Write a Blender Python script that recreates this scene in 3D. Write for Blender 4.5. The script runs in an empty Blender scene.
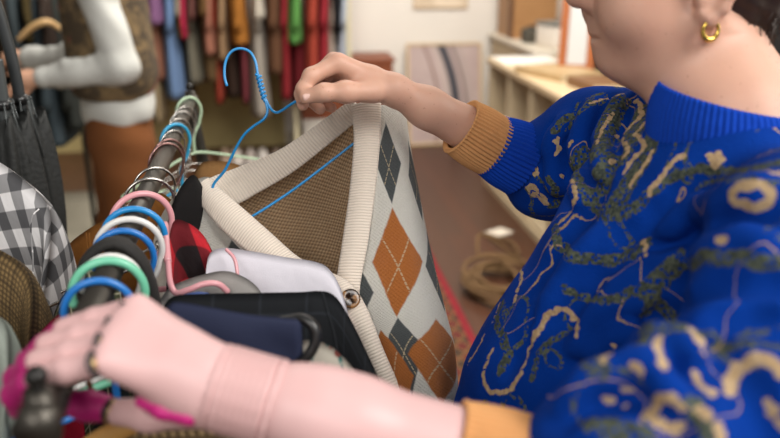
import bpy, math, random
import numpy as np
from mathutils import Vector as V, Matrix
random.seed(7)
scene = bpy.context.scene
col = scene.collection
pi = math.pi

# ------------------------------------------------------------------ camera, world, lights, exposure
FOC, PITCH, YAW = 800.0, math.radians(19.2), math.radians(8.3)
CAM = V((0.0, 0.0, 1.55))
fw = V((math.sin(YAW)*math.cos(PITCH), math.cos(YAW)*math.cos(PITCH), -math.sin(PITCH)))
rt = V((math.cos(YAW), -math.sin(YAW), 0.0))
up = rt.cross(fw)
cd = bpy.data.cameras.new('camera'); cam = bpy.data.objects.new('camera', cd); col.objects.link(cam)
cam.matrix_world = Matrix(((rt.x, up.x, -fw.x, CAM.x), (rt.y, up.y, -fw.y, CAM.y), (rt.z, up.z, -fw.z, CAM.z), (0, 0, 0, 1)))
cd.sensor_width = 36.0; cd.lens = 36.0*FOC/780.0; cd.clip_start = 0.02
cd.dof.use_dof = True; cd.dof.focus_distance = 1.06; cd.dof.aperture_fstop = 2.9
scene.camera = cam

w = bpy.data.worlds.new('World'); scene.world = w; w.use_nodes = True
w.node_tree.nodes['Background'].inputs[0].default_value = (1.0, 0.97, 0.93, 1)
w.node_tree.nodes['Background'].inputs[1].default_value = 0.27

def area(name, loc, target, sx, sy, power, colr):
    ld = bpy.data.lights.new(name, 'AREA'); ld.shape = 'RECTANGLE'; ld.size = sx; ld.size_y = sy
    ld.energy = power; ld.color = colr
    o = bpy.data.objects.new(name, ld); col.objects.link(o); o.location = loc
    o.rotation_euler = (V(target)-V(loc)).to_track_quat('-Z', 'Y').to_euler()
    return o
area('window_daylight', (1.9, -0.9, 3.3), (0.1, 1.0, 1.0), 1.4, 1.6, 90, (1.0, 0.97, 0.93))
area('rear_fill', (-0.9, -1.7, 2.9), (0.15, 1.1, 1.0), 1.6, 1.4, 40, (1.0, 0.97, 0.94))  # added fill behind the camera for the cardigan and tweed
area('side_fill', (2.6, 1.0, 2.2), (0.3, 1.2, 1.1), 1.3, 1.5, 26, (1.0, 0.95, 0.88))  # extra lamp added to brighten the neck and shoulders
area('room_fill', (0.7, 3.3, 3.4), (-0.1, 5.4, 0.5), 2.2, 1.6, 165, (1.0, 0.95, 0.88))  # lamp added over mid-room to lift the back wall and background
scene.view_settings.view_transform = 'Standard'; scene.view_settings.look = 'None'
scene.view_settings.exposure = 0.07; scene.view_settings.gamma = 1.0; scene.view_settings.use_curve_mapping = False

# ------------------------------------------------------------------ measuring helpers
def P(px, py, d):                      # a point measured in the photograph: pixel and distance along the lens axis
    return CAM + d*(fw + rt*((px-390.0)/FOC) + up*((219.0-py)/FOC))
def project(a):
    r = a - np.array(CAM)
    d = r @ np.array(fw)
    return 390+FOC*(r @ np.array(rt))/d, 219-FOC*(r @ np.array(up))/d, d

def lin(c):
    return tuple((x/255/12.92 if x/255 <= .04045 else ((x/255+.055)/1.055)**2.4) for x in c)

# ------------------------------------------------------------------ materials
class N:
    def __init__(s, name):
        s.m = bpy.data.materials.new(name); s.m.use_nodes = True
        s.t = s.m.node_tree; s.b = s.t.nodes['Principled BSDF']
    def n(s, typ, **k):
        x = s.t.nodes.new(typ)
        for a, v in k.items(): setattr(x, a, v)
        return x
    def l(s, a, b): s.t.links.new(a, b)
    def val(s, sock, v):
        if hasattr(v, 'is_output') or isinstance(v, bpy.types.NodeSocket): s.l(v, sock)
        else: sock.default_value = v
    def math(s, op, a, b=None, c=None, clamp=False):
        x = s.n('ShaderNodeMath', operation=op); x.use_clamp = clamp
        s.val(x.inputs[0], a)
        if b is not None: s.val(x.inputs[1], b)
        if c is not None: s.val(x.inputs[2], c)
        return x.outputs[0]
    def coord(s, kind='Object'):
        return s.n('ShaderNodeTexCoord').outputs[kind]
    def sep(s, v):
        x = s.n('ShaderNodeSeparateXYZ'); s.l(v, x.inputs[0]); return x.outputs
    def noise(s, vec, scale, detail=2.0, rough=.5, out='Fac'):
        x = s.n('ShaderNodeTexNoise'); s.l(vec, x.inputs['Vector'])
        x.inputs['Scale'].default_value = scale; x.inputs['Detail'].default_value = detail; x.inputs['Roughness'].default_value = rough
        return x.outputs[out]
    def mix(s, f, a, b, blend='MIX'):
        x = s.n('ShaderNodeMix', data_type='RGBA', blend_type=blend)
        s.val(x.inputs[0], f)
        for i, v in ((6, a), (7, b)):
            if isinstance(v, bpy.types.NodeSocket): s.l(v, x.inputs[i])
            else: x.inputs[i].default_value = (*v[:3], 1)
        return x.outputs[2]
    def step(s, v, edge, soft=.02):
        x = s.n('ShaderNodeMapRange', interpolation_type='SMOOTHSTEP'); s.val(x.inputs[0], v)
        x.inputs[1].default_value = edge-soft; x.inputs[2].default_value = edge+soft
        return x.outputs[0]
    def bump(s, h, strength=.5, dist=.002):
        x = s.n('ShaderNodeBump'); s.l(h, x.inputs['Height'])
        x.inputs['Strength'].default_value = strength; x.inputs['Distance'].default_value = dist
        s.l(x.outputs[0], s.b.inputs['Normal'])
    def color(s, v): s.val(s.b.inputs['Base Color'], v if isinstance(v, bpy.types.NodeSocket) else (*v[:3], 1))

cache = {}
def plain(name, rgb, rough=.7, metal=0.0, var=.08, vscale=30, bscale=0, bdist=.001, sheen=0.0, coat=0.0):
    if name in cache: return cache[name]
    k = N(name); c = lin(rgb)
    k.b.inputs['Roughness'].default_value = rough; k.b.inputs['Metallic'].default_value = metal
    if sheen: k.b.inputs['Sheen Weight'].default_value = sheen
    if coat: k.b.inputs['Coat Weight'].default_value = coat; k.b.inputs['Coat Roughness'].default_value = .15
    v = k.coord()
    if var:
        f = k.noise(v, vscale, 3)
        k.color(k.mix(f, tuple(x*(1-var*2) for x in c), tuple(min(1, x*(1+var*2)) for x in c)))
    else: k.color(c)
    if bscale: k.bump(k.noise(v, bscale, 3), .6, bdist)
    cache[name] = k.m
    return k.m
def cloth(name, rgb, var=.1, weave=900, rough=.9, wr=8):
    if name in cache: return cache[name]
    k = N(name); c = lin(rgb); k.b.inputs['Roughness'].default_value = rough
    k.b.inputs['Specular IOR Level'].default_value = .25
    v = k.coord(); f = k.noise(v, weave, 2)
    g = k.noise(v, wr, 2)
    k.color(k.mix(f, tuple(x*(1-var) for x in c), tuple(min(1, x*(1+var)) for x in c)))
    h = k.math('ADD', k.math('MULTIPLY', f, .12), k.math('MULTIPLY', k.noise(v, wr*4, 2), 1.0))
    k.bump(h, .5, .004)
    cache[name] = k.m
    return k.m
def plaid(name, base, stripes, size, rough=.9, rot=0.0):
    """stripes: list of (axis, period offset, width fraction, colour, strength) on UV metres"""
    k = N(name); k.b.inputs['Roughness'].default_value = rough; k.b.inputs['Specular IOR Level'].default_value = .2
    uv = k.coord('UV')
    mp = k.n('ShaderNodeMapping'); k.l(uv, mp.inputs[0]); mp.inputs['Rotation'].default_value = (0, 0, rot); mp.inputs['Scale'].default_value = (1/size,)*3
    o = k.sep(mp.outputs[0]); c = lin(base)
    cur = k.mix(k.noise(uv, 800, 2), tuple(x*.88 for x in c), tuple(min(1, x*1.08) for x in c))
    for ax, off, wd, cc, st in stripes:
        fr = k.math('FRACT', k.math('ADD', o[ax], off))
        f = k.math('SUBTRACT', 1.0, k.step(k.math('ABSOLUTE', k.math('SUBTRACT', fr, .5)), wd/2, .03))
        cur = k.mix(k.math('MULTIPLY', f, st), cur, lin(cc), 'MULTIPLY' if st < 0.999 and cc[0] < 0 else 'MIX')
    k.color(cur)
    k.bump(k.noise(uv, 40, 2), .4, .003)
    return k.m
def gingham(name, light, mid, dark, size, rot=0.0):
    k = N(name); k.b.inputs['Roughness'].default_value = .9; k.b.inputs['Specular IOR Level'].default_value = .2
    uv = k.coord('UV'); mp = k.n('ShaderNodeMapping'); k.l(uv, mp.inputs[0]); mp.inputs['Rotation'].default_value = (0, 0, rot); mp.inputs['Scale'].default_value = (1/(2*size),)*3
    o = k.sep(mp.outputs[0])
    a = k.step(k.math('PINGPONG', o[0], .5), .25, .02); b = k.step(k.math('PINGPONG', o[1], .5), .25, .02)
    s1 = k.mix(a, lin(light), lin(mid)); s2 = k.mix(a, lin(mid), lin(dark))
    k.color(k.mix(b, s1, s2)); k.bump(k.noise(uv, 50, 2), .4, .003)
    return k.m
def wood(name, c1, c2, scale=6, stretch=(1, 8, 8), rough=.5):
    k = N(name); k.b.inputs['Roughness'].default_value = rough
    v = k.coord(); mp = k.n('ShaderNodeMapping'); k.l(v, mp.inputs[0]); mp.inputs['Scale'].default_value = stretch
    f = k.noise(mp.outputs[0], scale, 4, .6)
    k.color(k.mix(f, lin(c1), lin(c2)))
    return k.m

# ------------------------------------------------------------------ object helpers
def tag(o, label=None, cat=None, group=None, kind=None):
    for k_, v_ in (('label', label), ('category', cat), ('group', group), ('kind', kind)):
        if v_: o[k_] = v_
    return o
def empty(name, loc, label=None, cat=None, group=None):
    o = bpy.data.objects.new(name, None); o.empty_display_size = .05; col.objects.link(o); o.location = loc
    return tag(o, label, cat, group)
def wpos(o):
    p = V((0, 0, 0))
    while o: p += V(o.location); o = o.parent
    return p
def link(name, verts, faces, mats, parent=None, uvs=None, smooth=True, origin=None, fmat=None):
    verts = np.asarray(verts, dtype=np.float64).reshape(-1, 3)
    if origin is None:
        lo, hi = verts.min(0), verts.max(0)
        origin = V(((lo[0]+hi[0])/2, (lo[1]+hi[1])/2, lo[2]))
    me = bpy.data.meshes.new(name)
    me.from_pydata((verts-np.array(origin)).tolist(), [], faces if isinstance(faces, list) else faces.tolist())
    if uvs is not None:
        ul = me.uv_layers.new(name='UVMap')
        vi = np.empty(len(me.loops), np.int32); me.loops.foreach_get('vertex_index', vi)
        ul.data.foreach_set('uv', np.asarray(uvs, np.float32)[vi].ravel())
    for m in (mats if isinstance(mats, (list, tuple)) else [mats]): me.materials.append(m)
    if smooth: me.polygons.foreach_set('use_smooth', [True]*len(me.polygons))
    if fmat is not None: me.polygons.foreach_set('material_index', fmat)
    me.update()
    o = bpy.data.objects.new(name, me); col.objects.link(o)
    if parent:
        o.parent = parent; o.location = V(origin)-wpos(parent)
    else: o.location = origin
    return o

class MB:
    def __init__(s): s.v = []; s.f = []; s.u = []; s.mi = []; s.sm = True
    def add(s, v, f, u=None, mi=0):
        b = len(s.v); s.v += [tuple(x) for x in v]; s.f += [tuple(b+i for i in q) for q in f]
        s.u += list(u) if u is not None else [(0, 0)]*len(v); s.mi += [mi]*len(f); return s
    def box(s, c, sz, rot=None, bev=0.0, mi=0):
        hx, hy, hz = [x/2 for x in sz]
        R = rot or Matrix.Identity(3); c = V(c)
        b = min(bev, hx*.9, hy*.9, hz*.9)
        if b <= 0:
            vs = [(x, y, z) for x in (-hx, hx) for y in (-hy, hy) for z in (-hz, hz)]
            fs = [(0, 1, 3, 2), (4, 6, 7, 5), (0, 4, 5, 1), (2, 3, 7, 6), (0, 2, 6, 4), (1, 5, 7, 3)]
        else:
            import bmesh
            bm = bmesh.new(); bmesh.ops.create_cube(bm, size=1)
            for q in bm.verts: q.co = V((q.co.x*2*hx, q.co.y*2*hy, q.co.z*2*hz))
            bmesh.ops.bevel(bm, geom=bm.edges[:], offset=b, segments=2, affect='EDGES', profile=.6)
            bm.verts.index_update(); vs = [tuple(q.co) for q in bm.verts]; fs = [tuple(q.index for q in f.verts) for f in bm.faces]; bm.free()
        return s.add([c+R @ V(q) for q in vs], fs, None, mi)
    def tube(s, pts, r, seg=10, mi=0, closed=False, caps=True, sq=None):
        pts = [V(p) for p in pts]; n = len(pts)
        rr = r if isinstance(r, (list, tuple, np.ndarray)) else [r]*n
        tg = []
        for i in range(n):
            a = pts[(i-1) % n] if closed else pts[max(i-1, 0)]; b = pts[(i+1) % n] if closed else pts[min(i+1, n-1)]
            tg.append((b-a).normalized())
        nrm = tg[0].orthogonal().normalized(); vs = []; us = []; L = 0
        for i in range(n):
            nrm = (nrm - tg[i]*nrm.dot(tg[i]))
            nrm = nrm.normalized() if nrm.length > 1e-6 else tg[i].orthogonal().normalized()
            bn = tg[i].cross(nrm)
            if i: L += (pts[i]-pts[i-1]).length
            for j in range(seg):
                a = 2*pi*j/seg
                vs.append(pts[i]+rr[i]*(nrm*math.cos(a)+bn*math.sin(a))); us.append((j/seg*2*pi*rr[i], L))
        fs = []
        for i in range(n if closed else n-1):
            for j in range(seg):
                a, b = i*seg, ((i+1) % n)*seg
                fs.append((a+j, a+(j+1) % seg, b+(j+1) % seg, b+j))
        if caps and not closed:
            fs.append(tuple(range(seg-1, -1, -1))); fs.append(tuple((n-1)*seg+j for j in range(seg)))
        return s.add(vs, fs, us, mi)
    def ball(s, c, r, mi=0, seg=14, ring=9, sc=(1, 1, 1)):
        c = V(c); vs = [c+V((0, 0, r*sc[2]))]
        for i in range(1, ring):
            t = pi*i/ring
            for j in range(seg):
                a = 2*pi*j/seg
                vs.append(c+V((r*sc[0]*math.sin(t)*math.cos(a), r*sc[1]*math.sin(t)*math.sin(a), r*sc[2]*math.cos(t))))
        vs.append(c-V((0, 0, r*sc[2])))
        fs = [(0, 1+j, 1+(j+1) % seg) for j in range(seg)]
        for i in range(ring-2):
            for j in range(seg):
                a = 1+i*seg; b = a+seg
                fs.append((a+j, b+j, b+(j+1) % seg, a+(j+1) % seg))
        e = len(vs)-1; a = 1+(ring-2)*seg
        fs += [(e, a+(j+1) % seg, a+j) for j in range(seg)]
        return s.add(vs, fs, None, mi)
    def build(s, name, mats, parent=None, smooth=None, origin=None):
        return link(name, s.v, s.f, mats, parent, s.u, s.sm if smooth is None else smooth, origin, s.mi)

def cr(pts, n, closed=False):
    """Catmull-Rom through points (any dimension), n samples evenly by chord length"""
    p = np.asarray([tuple(q) for q in pts], float)
    if len(p) == 2: return p[0]+(p[1]-p[0])*np.linspace(0, 1, n)[:, None]
    e = np.vstack([2*p[0]-p[1], p, 2*p[-1]-p[-2]]) if not closed else np.vstack([p[-1], p, p[0], p[1]])
    m = len(p)-1 if not closed else len(p)
    fine = []
    for i in range(m):
        a, b, c, d = e[i], e[i+1], e[i+2], e[i+3]
        t = np.linspace(0, 1, 24, endpoint=False)[:, None]
        fine.append(.5*((2*b)+(-a+c)*t+(2*a-5*b+4*c-d)*t*t+(-a+3*b-3*c+d)*t**3))
    fine.append(p[-1:] if not closed else p[:1]); fine = np.vstack(fine)
    L = np.concatenate([[0], np.cumsum(np.linalg.norm(np.diff(fine[:, :3], axis=0), axis=1))])
    s = np.linspace(0, L[-1], n)
    return np.stack([np.interp(s, L, fine[:, k]) for k in range(fine.shape[1])], 1)
def smoothpts(pts, n): return [V(q) for q in cr(pts, n)]

def sheet(name, G, mat, parent=None, thick=.003, uv=None, origin=None):
    """a cloth panel through a grid of points G[r][c] with real thickness"""
    G = np.asarray(G, float); R, C = G.shape[:2]
    du = np.gradient(G, axis=1); dv = np.gradient(G, axis=0)
    nr = np.cross(du, dv); nr /= np.linalg.norm(nr, axis=2, keepdims=True)+1e-12
    A = (G+nr*thick/2).reshape(-1, 3); B = (G-nr*thick/2).reshape(-1, 3)
    if uv is None:
        U = np.concatenate([np.zeros((R, 1)), np.cumsum(np.linalg.norm(np.diff(G, axis=1), axis=2), 1)], 1)
        W = np.concatenate([np.zeros((1, C)), np.cumsum(np.linalg.norm(np.diff(G, axis=0), axis=2), 0)], 0)
        uv = np.stack([U, W], 2)
    uv = np.asarray(uv).reshape(-1, 2); n = R*C; f = []
    for i in range(R-1):
        for j in range(C-1):
            a = i*C+j; f.append((a, a+1, a+C+1, a+C)); f.append((n+a, n+a+C, n+a+C+1, n+a+1))
    edge = [(i*C, (i+1)*C) for i in range(R-1)]+[((i+1)*C+C-1, i*C+C-1) for i in range(R-1)]
    edge += [(j+1, j) for j in range(C-1)]+[((R-1)*C+j, (R-1)*C+j+1) for j in range(C-1)]
    for a, b in edge: f.append((a, b, n+b, n+a))
    return link(name, np.vstack([A, B]), f, mat, parent, np.vstack([uv, uv]), True, origin)

# ------------------------------------------------------------------ smooth solid bodies (signed distance -> surface net)
class SDF:
    def __init__(s): s.p = []
    def rc(s, a, b, ra, rb=None, k=.02, sub=False, mod=None):
        a, b = np.array(a, float), np.array(b, float); rb = ra if rb is None else rb
        m = max(ra, rb); s.p.append(('rc', (a, b, ra, rb), np.minimum(a, b)-m, np.maximum(a, b)+m, k, sub)); return s
    def el(s, c, rad, R=None, k=.02, sub=False):
        c = np.array(c, float); R = np.eye(3) if R is None else np.array(R, float); m = max(rad)
        s.p.append(('el', (c, np.array(rad, float), R), c-m, c+m, k, sub)); return s
    def chain(s, pts, rs, k=.01):
        for i in range(len(pts)-1): s.rc(pts[i], pts[i+1], rs[i], rs[i+1], k)
        return s
    def mesh(s, vox, warp=None):
        lo = np.min([q[2] for q in s.p if not q[5]], 0)-4*vox; hi = np.max([q[3] for q in s.p if not q[5]], 0)+4*vox
        n = np.ceil((hi-lo)/vox).astype(int)+1
        D = np.full(n, .5, np.float32)
        for kind, pr, a, b, k, sub in s.p:
            i0 = np.maximum(np.floor((a-k-3*vox-lo)/vox).astype(int), 0); i1 = np.minimum(np.ceil((b+k+3*vox-lo)/vox).astype(int)+1, n)
            if np.any(i1 <= i0): continue
            X, Y, Z = [(lo[t]+vox*np.arange(i0[t], i1[t])).astype(np.float32) for t in range(3)]
            x, y, z = np.meshgrid(X, Y, Z, indexing='ij', sparse=True)
            if kind == 'rc':
                p, q, ra, rb = pr; e = q-p; L2 = max(float(e @ e), 1e-12)
                t = np.clip(((x-p[0])*e[0]+(y-p[1])*e[1]+(z-p[2])*e[2])/L2, 0, 1)
                d = np.sqrt((x-p[0]-t*e[0])**2+(y-p[1]-t*e[1])**2+(z-p[2]-t*e[2])**2)-(ra+(rb-ra)*t)
            else:
                c, r, R = pr
                q = [((x-c[0])*R[t][0]+(y-c[1])*R[t][1]+(z-c[2])*R[t][2]) for t in range(3)]
                k0 = np.sqrt(sum((q[t]/r[t])**2 for t in range(3))); k1 = np.sqrt(sum((q[t]/r[t]**2)**2 for t in range(3)))+1e-6
                d = k0*(k0-1)/k1
            sl = tuple(slice(i0[t], i1[t]) for t in range(3)); o = D[sl]
            if sub:
                h = np.maximum(k-np.abs(o+d), 0)/k; D[sl] = np.maximum(o, -d)+h*h*k*.25
            else:
                h = np.maximum(k-np.abs(o-d), 0)/k; D[sl] = np.minimum(o, d)-h*h*k*.25
        if warp is not None:
            X, Y, Z = np.meshgrid(*[(lo[t]+vox*np.arange(n[t])).astype(np.float32) for t in range(3)], indexing='ij', sparse=True)
            D = D+warp(X, Y, Z).astype(np.float32)
        S = D < 0
        cnt = np.zeros(n-1, np.uint8)
        cor = [(a, b, c) for a in (0, 1) for b in (0, 1) for c in (0, 1)]
        for a, b, c in cor: cnt += S[a:n[0]-1+a, b:n[1]-1+b, c:n[2]-1+c]
        act = np.argwhere((cnt > 0) & (cnt < 8)); ids = np.full(n-1, -1, np.int32)
        ids[tuple(act.T)] = np.arange(len(act))
        vals = {c: D[act[:, 0]+c[0], act[:, 1]+c[1], act[:, 2]+c[2]] for c in cor}
        acc = np.zeros((len(act), 3)); num = np.zeros(len(act))
        for c0 in cor:
            for ax in range(3):
                if c0[ax]: continue
                c1 = list(c0); c1[ax] = 1; d0, d1 = vals[c0], vals[tuple(c1)]
                m = (d0 < 0) != (d1 < 0); t = np.where(m, d0/np.where(d0 == d1, 1, d0-d1), 0)
                pt = np.tile(np.array(c0, float), (len(act), 1)); pt[:, ax] = t
                acc[m] += pt[m]; num[m] += 1
        verts = lo+vox*(act+acc/num[:, None]); F = []
        for ax in range(3):
            u, v_ = (ax+1) % 3, (ax+2) % 3
            A = [slice(None)]*3; B = [slice(None)]*3; A[ax] = slice(0, n[ax]-1); B[ax] = slice(1, n[ax])
            e = np.argwhere(S[tuple(A)] != S[tuple(B)])
            e = e[(e[:, u] > 0) & (e[:, v_] > 0) & (e[:, u] < n[u]-1) & (e[:, v_] < n[v_]-1)]
            ins = S[tuple(e.T)]
            q = []
            for du, dv in ((-1, -1), (0, -1), (0, 0), (-1, 0)):
                t = e.copy(); t[:, u] += du; t[:, v_] += dv; q.append(ids[tuple(t.T)])
            q = np.stack(q, 1); q[~ins] = q[~ins][:, ::-1]; F.append(q)
        return verts, np.vstack(F)

def ray(px, py): return fw + rt*((px-390.0)/FOC) + up*((219.0-py)/FOC)
def PX(px, py, X): r = ray(px, py); return CAM + r*(X/r.x)
def PY(px, py, Y): r = ray(px, py); return CAM + r*(Y/r.y)
def PZ(px, py, Z): r = ray(px, py); return CAM + r*((Z-CAM.z)/r.z)

# ------------------------------------------------------------------ the room
def struct(name, mb, mat, label, cat):
    o = mb.build(name, mat, smooth=False); return tag(o, label, cat, None, 'structure')
BACK = 6.35
k = N('floor_boards'); v = k.coord(); mp = k.n('ShaderNodeMapping'); k.l(v, mp.inputs[0])
o_ = k.sep(mp.outputs[0])
row = k.math('FLOOR', k.math('DIVIDE', o_[0], .11))
cx = k.n('ShaderNodeCombineXYZ'); k.l(k.math('MULTIPLY', row, 7.31), cx.inputs[0]); k.l(k.math('FLOOR', k.math('ADD', k.math('DIVIDE', o_[1], 1.3), k.math('MULTIPLY', row, .37))), cx.inputs[1])
wn = k.n('ShaderNodeTexWhiteNoise'); k.l(cx.outputs[0], wn.inputs[0])
mp2 = k.n('ShaderNodeMapping'); k.l(v, mp2.inputs[0]); mp2.inputs['Scale'].default_value = (14, 1.2, 1)
gr = k.noise(mp2.outputs[0], 5, 4, .6)
c1 = k.mix(gr, lin((62, 33, 20)), lin((100, 60, 39)))
c2 = k.mix(k.math('MULTIPLY', wn.outputs[0], .55), c1, lin((66, 46, 34)))
gap = k.math('LESS_THAN', k.math('FRACT', k.math('DIVIDE', o_[0], .11)), .03)
k.color(k.mix(gap, c2, lin((45, 28, 20)))); k.b.inputs['Roughness'].default_value = .42
FLOOR = k.m
struct('floor', MB().box((-.2, 2.4, -.02), (5.6, 9.0, .04)), FLOOR, 'reddish brown wooden board floor of the shop', 'floor')
WALL = plain('wall_paint', (226, 219, 209), .9, 0, .02, 3, 60, .0006)
struct('wall_back', MB().box((-.2, BACK+.05, 1.5), (5.6, .1, 3.0)), WALL, 'off white back wall behind the hanging clothes', 'wall')
struct('wall_left', MB().box((-2.6, 3.9, 1.5), (.1, 5.0, 3.0)), plain('dark_wall', (96, 86, 70), .9, 0, .05, 3), 'dull brown left wall behind the browsing person', 'wall')
struct('wall_right', MB().box((2.4, 4.4, 1.5), (.1, 4.0, 3.0)), WALL, 'off white right wall behind the black bookcase', 'wall')
struct('baseboard_back', MB().box((-.2, BACK-.012, .05), (5.1, .02, .10)), plain('skirting', (196, 184, 164), .6, 0, .02), 'low painted skirting along the back wall', 'baseboard')

struct('shade_panel_1', MB().box((-1.2, BACK-.02, .31), (2.55, .03, .62)), plain('khaki_shade', (176, 158, 108), .85, 0, .04, 6), 'khaki lower wall panel coloured as the shade below the hanging clothes', 'panel')  # added panel: shade under the clothes is put into its khaki colour
GC = [[(x, y, .006) for x in np.linspace(-.42, -2.3, 8)] for y in np.linspace(2.3, 5.2, 12)]
tag(sheet('carpet', GC, plain('grey_carpet', (142, 136, 120), .95, 0, .15, 60, 300, .003), None, .008), 'plain grey carpet under the other shopper at the left', 'carpet')
# rug with a red border
k = N('rug_pile'); uv = k.coord('UV'); o_ = k.sep(uv); k.b.inputs['Roughness'].default_value = .95
nz = k.noise(uv, 60, 2)
d1 = k.math('PINGPONG', k.math('MULTIPLY', o_[0], 14), .5); d2 = k.math('PINGPONG', k.math('MULTIPLY', o_[1], 10), .5)
dia = k.step(k.math('ADD', d1, d2), .5, .05)
fld = k.mix(dia, lin((120, 42, 36)), lin((66, 58, 40)))
dia2 = k.step(k.math('ABSOLUTE', k.math('SUBTRACT', k.math('ADD', d1, d2), .5)), .10, .03)
fld = k.mix(k.math('SUBTRACT', 1, dia2), fld, lin((150, 110, 62)))
edge = k.math('LESS_THAN', o_[0], .035)
edge2 = k.math('LESS_THAN', k.math('ABSOLUTE', k.math('SUBTRACT', o_[0], .17)), .012)
k.color(k.mix(nz, k.mix(edge, k.mix(edge2, fld, lin((160, 40, 44))), lin((176, 22, 44))), lin((60, 25, 22))))
k.bump(k.noise(uv, 300, 2), .6, .003)
GR = [[(x, y, .006+.002*math.sin(y*9+x*5)) for x in np.linspace(.775, .05, 24)] for y in np.linspace(2.0, 4.35, 60)]
uvr = [[((.775-x), y-2.0) for x in np.linspace(.775, .05, 24)] for y in np.linspace(2.0, 4.35, 60)]
tag(sheet('rug', GR, k.m, None, .008, uvr), 'patterned rug with a bright red border on the wooden floor', 'rug')

# ------------------------------------------------------------------ clothes hanging along the back wall
RY = 5.75
BR_Z = 1.72
def back_rack():
    e = empty('garment_rail', (-.7, RY, 0), 'long rail of mixed coloured clothes along the back wall with pale posts', 'clothes rail')
    x0, x1 = PY(128, 60, RY).x, PY(352, 60, RY).x
    MB().tube([(x0, RY, BR_Z), (x1, RY, BR_Z)], .016, 12).build('rail', plain('rail_steel', (150, 146, 138), .35, .8, 0), e)
    pale = plain('pale_post', (214, 204, 170), .5, 0, .03)
    for px in (131, 296.5, 350):
        x = PY(px, 125, RY+.02).x
        MB().box((x, RY+.03, .86), (.034, .034, 1.72), bev=.006).build('post', pale, e, False)
        MB().box((x, RY, .02), (.05, .5, .04), bev=.008).build('foot', pale, e, False)
back_rack()

def back_garment(name, px0, px1, pybot, rgb, label, y=0.0, cat=None, taper=.8, sleeve=True, top=0, group='clothes on the rail along the back wall'):
    Yf = RY-.2+y
    a, b = PY(px0, 40, Yf), PY(px1, 40, Yf)
    xc, tx = (a.x+b.x)/2, (b.x-a.x)/2
    zb = PY((px0+px1)/2, pybot, Yf).z; zt = BR_Z-.03
    ph = random.uniform(0, 6); rows, seg = 22, 28; vs = []; us = []
    for i in range(rows):
        t = i/(rows-1); z0 = zt+(zb-zt)*t
        gx = tx*(.18+.82*min(1, t*5)**.6)*(taper+(1-taper)*t)*(1+.12*math.sin(t*5+ph))
        for j in range(seg):
            an = 2*pi*j/seg; c, s_ = math.cos(an), math.sin(an)
            f = 1+.16*min(1, t*2)*math.sin(5*an+ph+t*1.5)+.05*math.sin(9*an+2*ph)
            yy = .215*s_*(abs(s_)**-.25 if abs(s_) > 1e-3 else 1)*(1+.03*math.sin(t*7+ph))
            z = z0-.13*abs(s_)**1.3*(1-t)
            vs.append((xc+gx*c*f+.012*math.sin(t*3+ph), RY+y+yy, z)); us.append((an*tx, z))
    fs = [(i*seg+j, i*seg+(j+1) % seg, (i+1)*seg+(j+1) % seg, (i+1)*seg+j) for i in range(rows-1) for j in range(seg)]
    fs += [tuple(range(seg))[::-1], tuple((rows-1)*seg+j for j in range(seg))]
    g_ = sum(rgb)/3; dye = tuple(.86*(.86*c_+.14*g_) for c_ in rgb)
    m = cloth('fabric_%d_%d_%d' % rgb, dye, .14, 260, .95, 14)
    o = link(name, vs, fs, m, None, us)
    tag(o, label, cat or name, group)
    if sleeve:
        L = min(.58, zt-.14-zb+.02) if sleeve is True else sleeve
        pts = smoothpts([(xc-.01, Yf+.03, zt-.12), (xc+.005, Yf-.035, zt-.25), (xc+.012, Yf-.04, zt-.12-L*.6), (xc-.006, Yf-.03, zt-.12-L)], 12)
        rr = [tx*(.62-.18*i/11)*(1+.1*math.sin(i*2.1+ph)) for i in range(12)]
        MB().tube(pts, rr, 12).build('sleeve', m, o)
    return o
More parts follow.
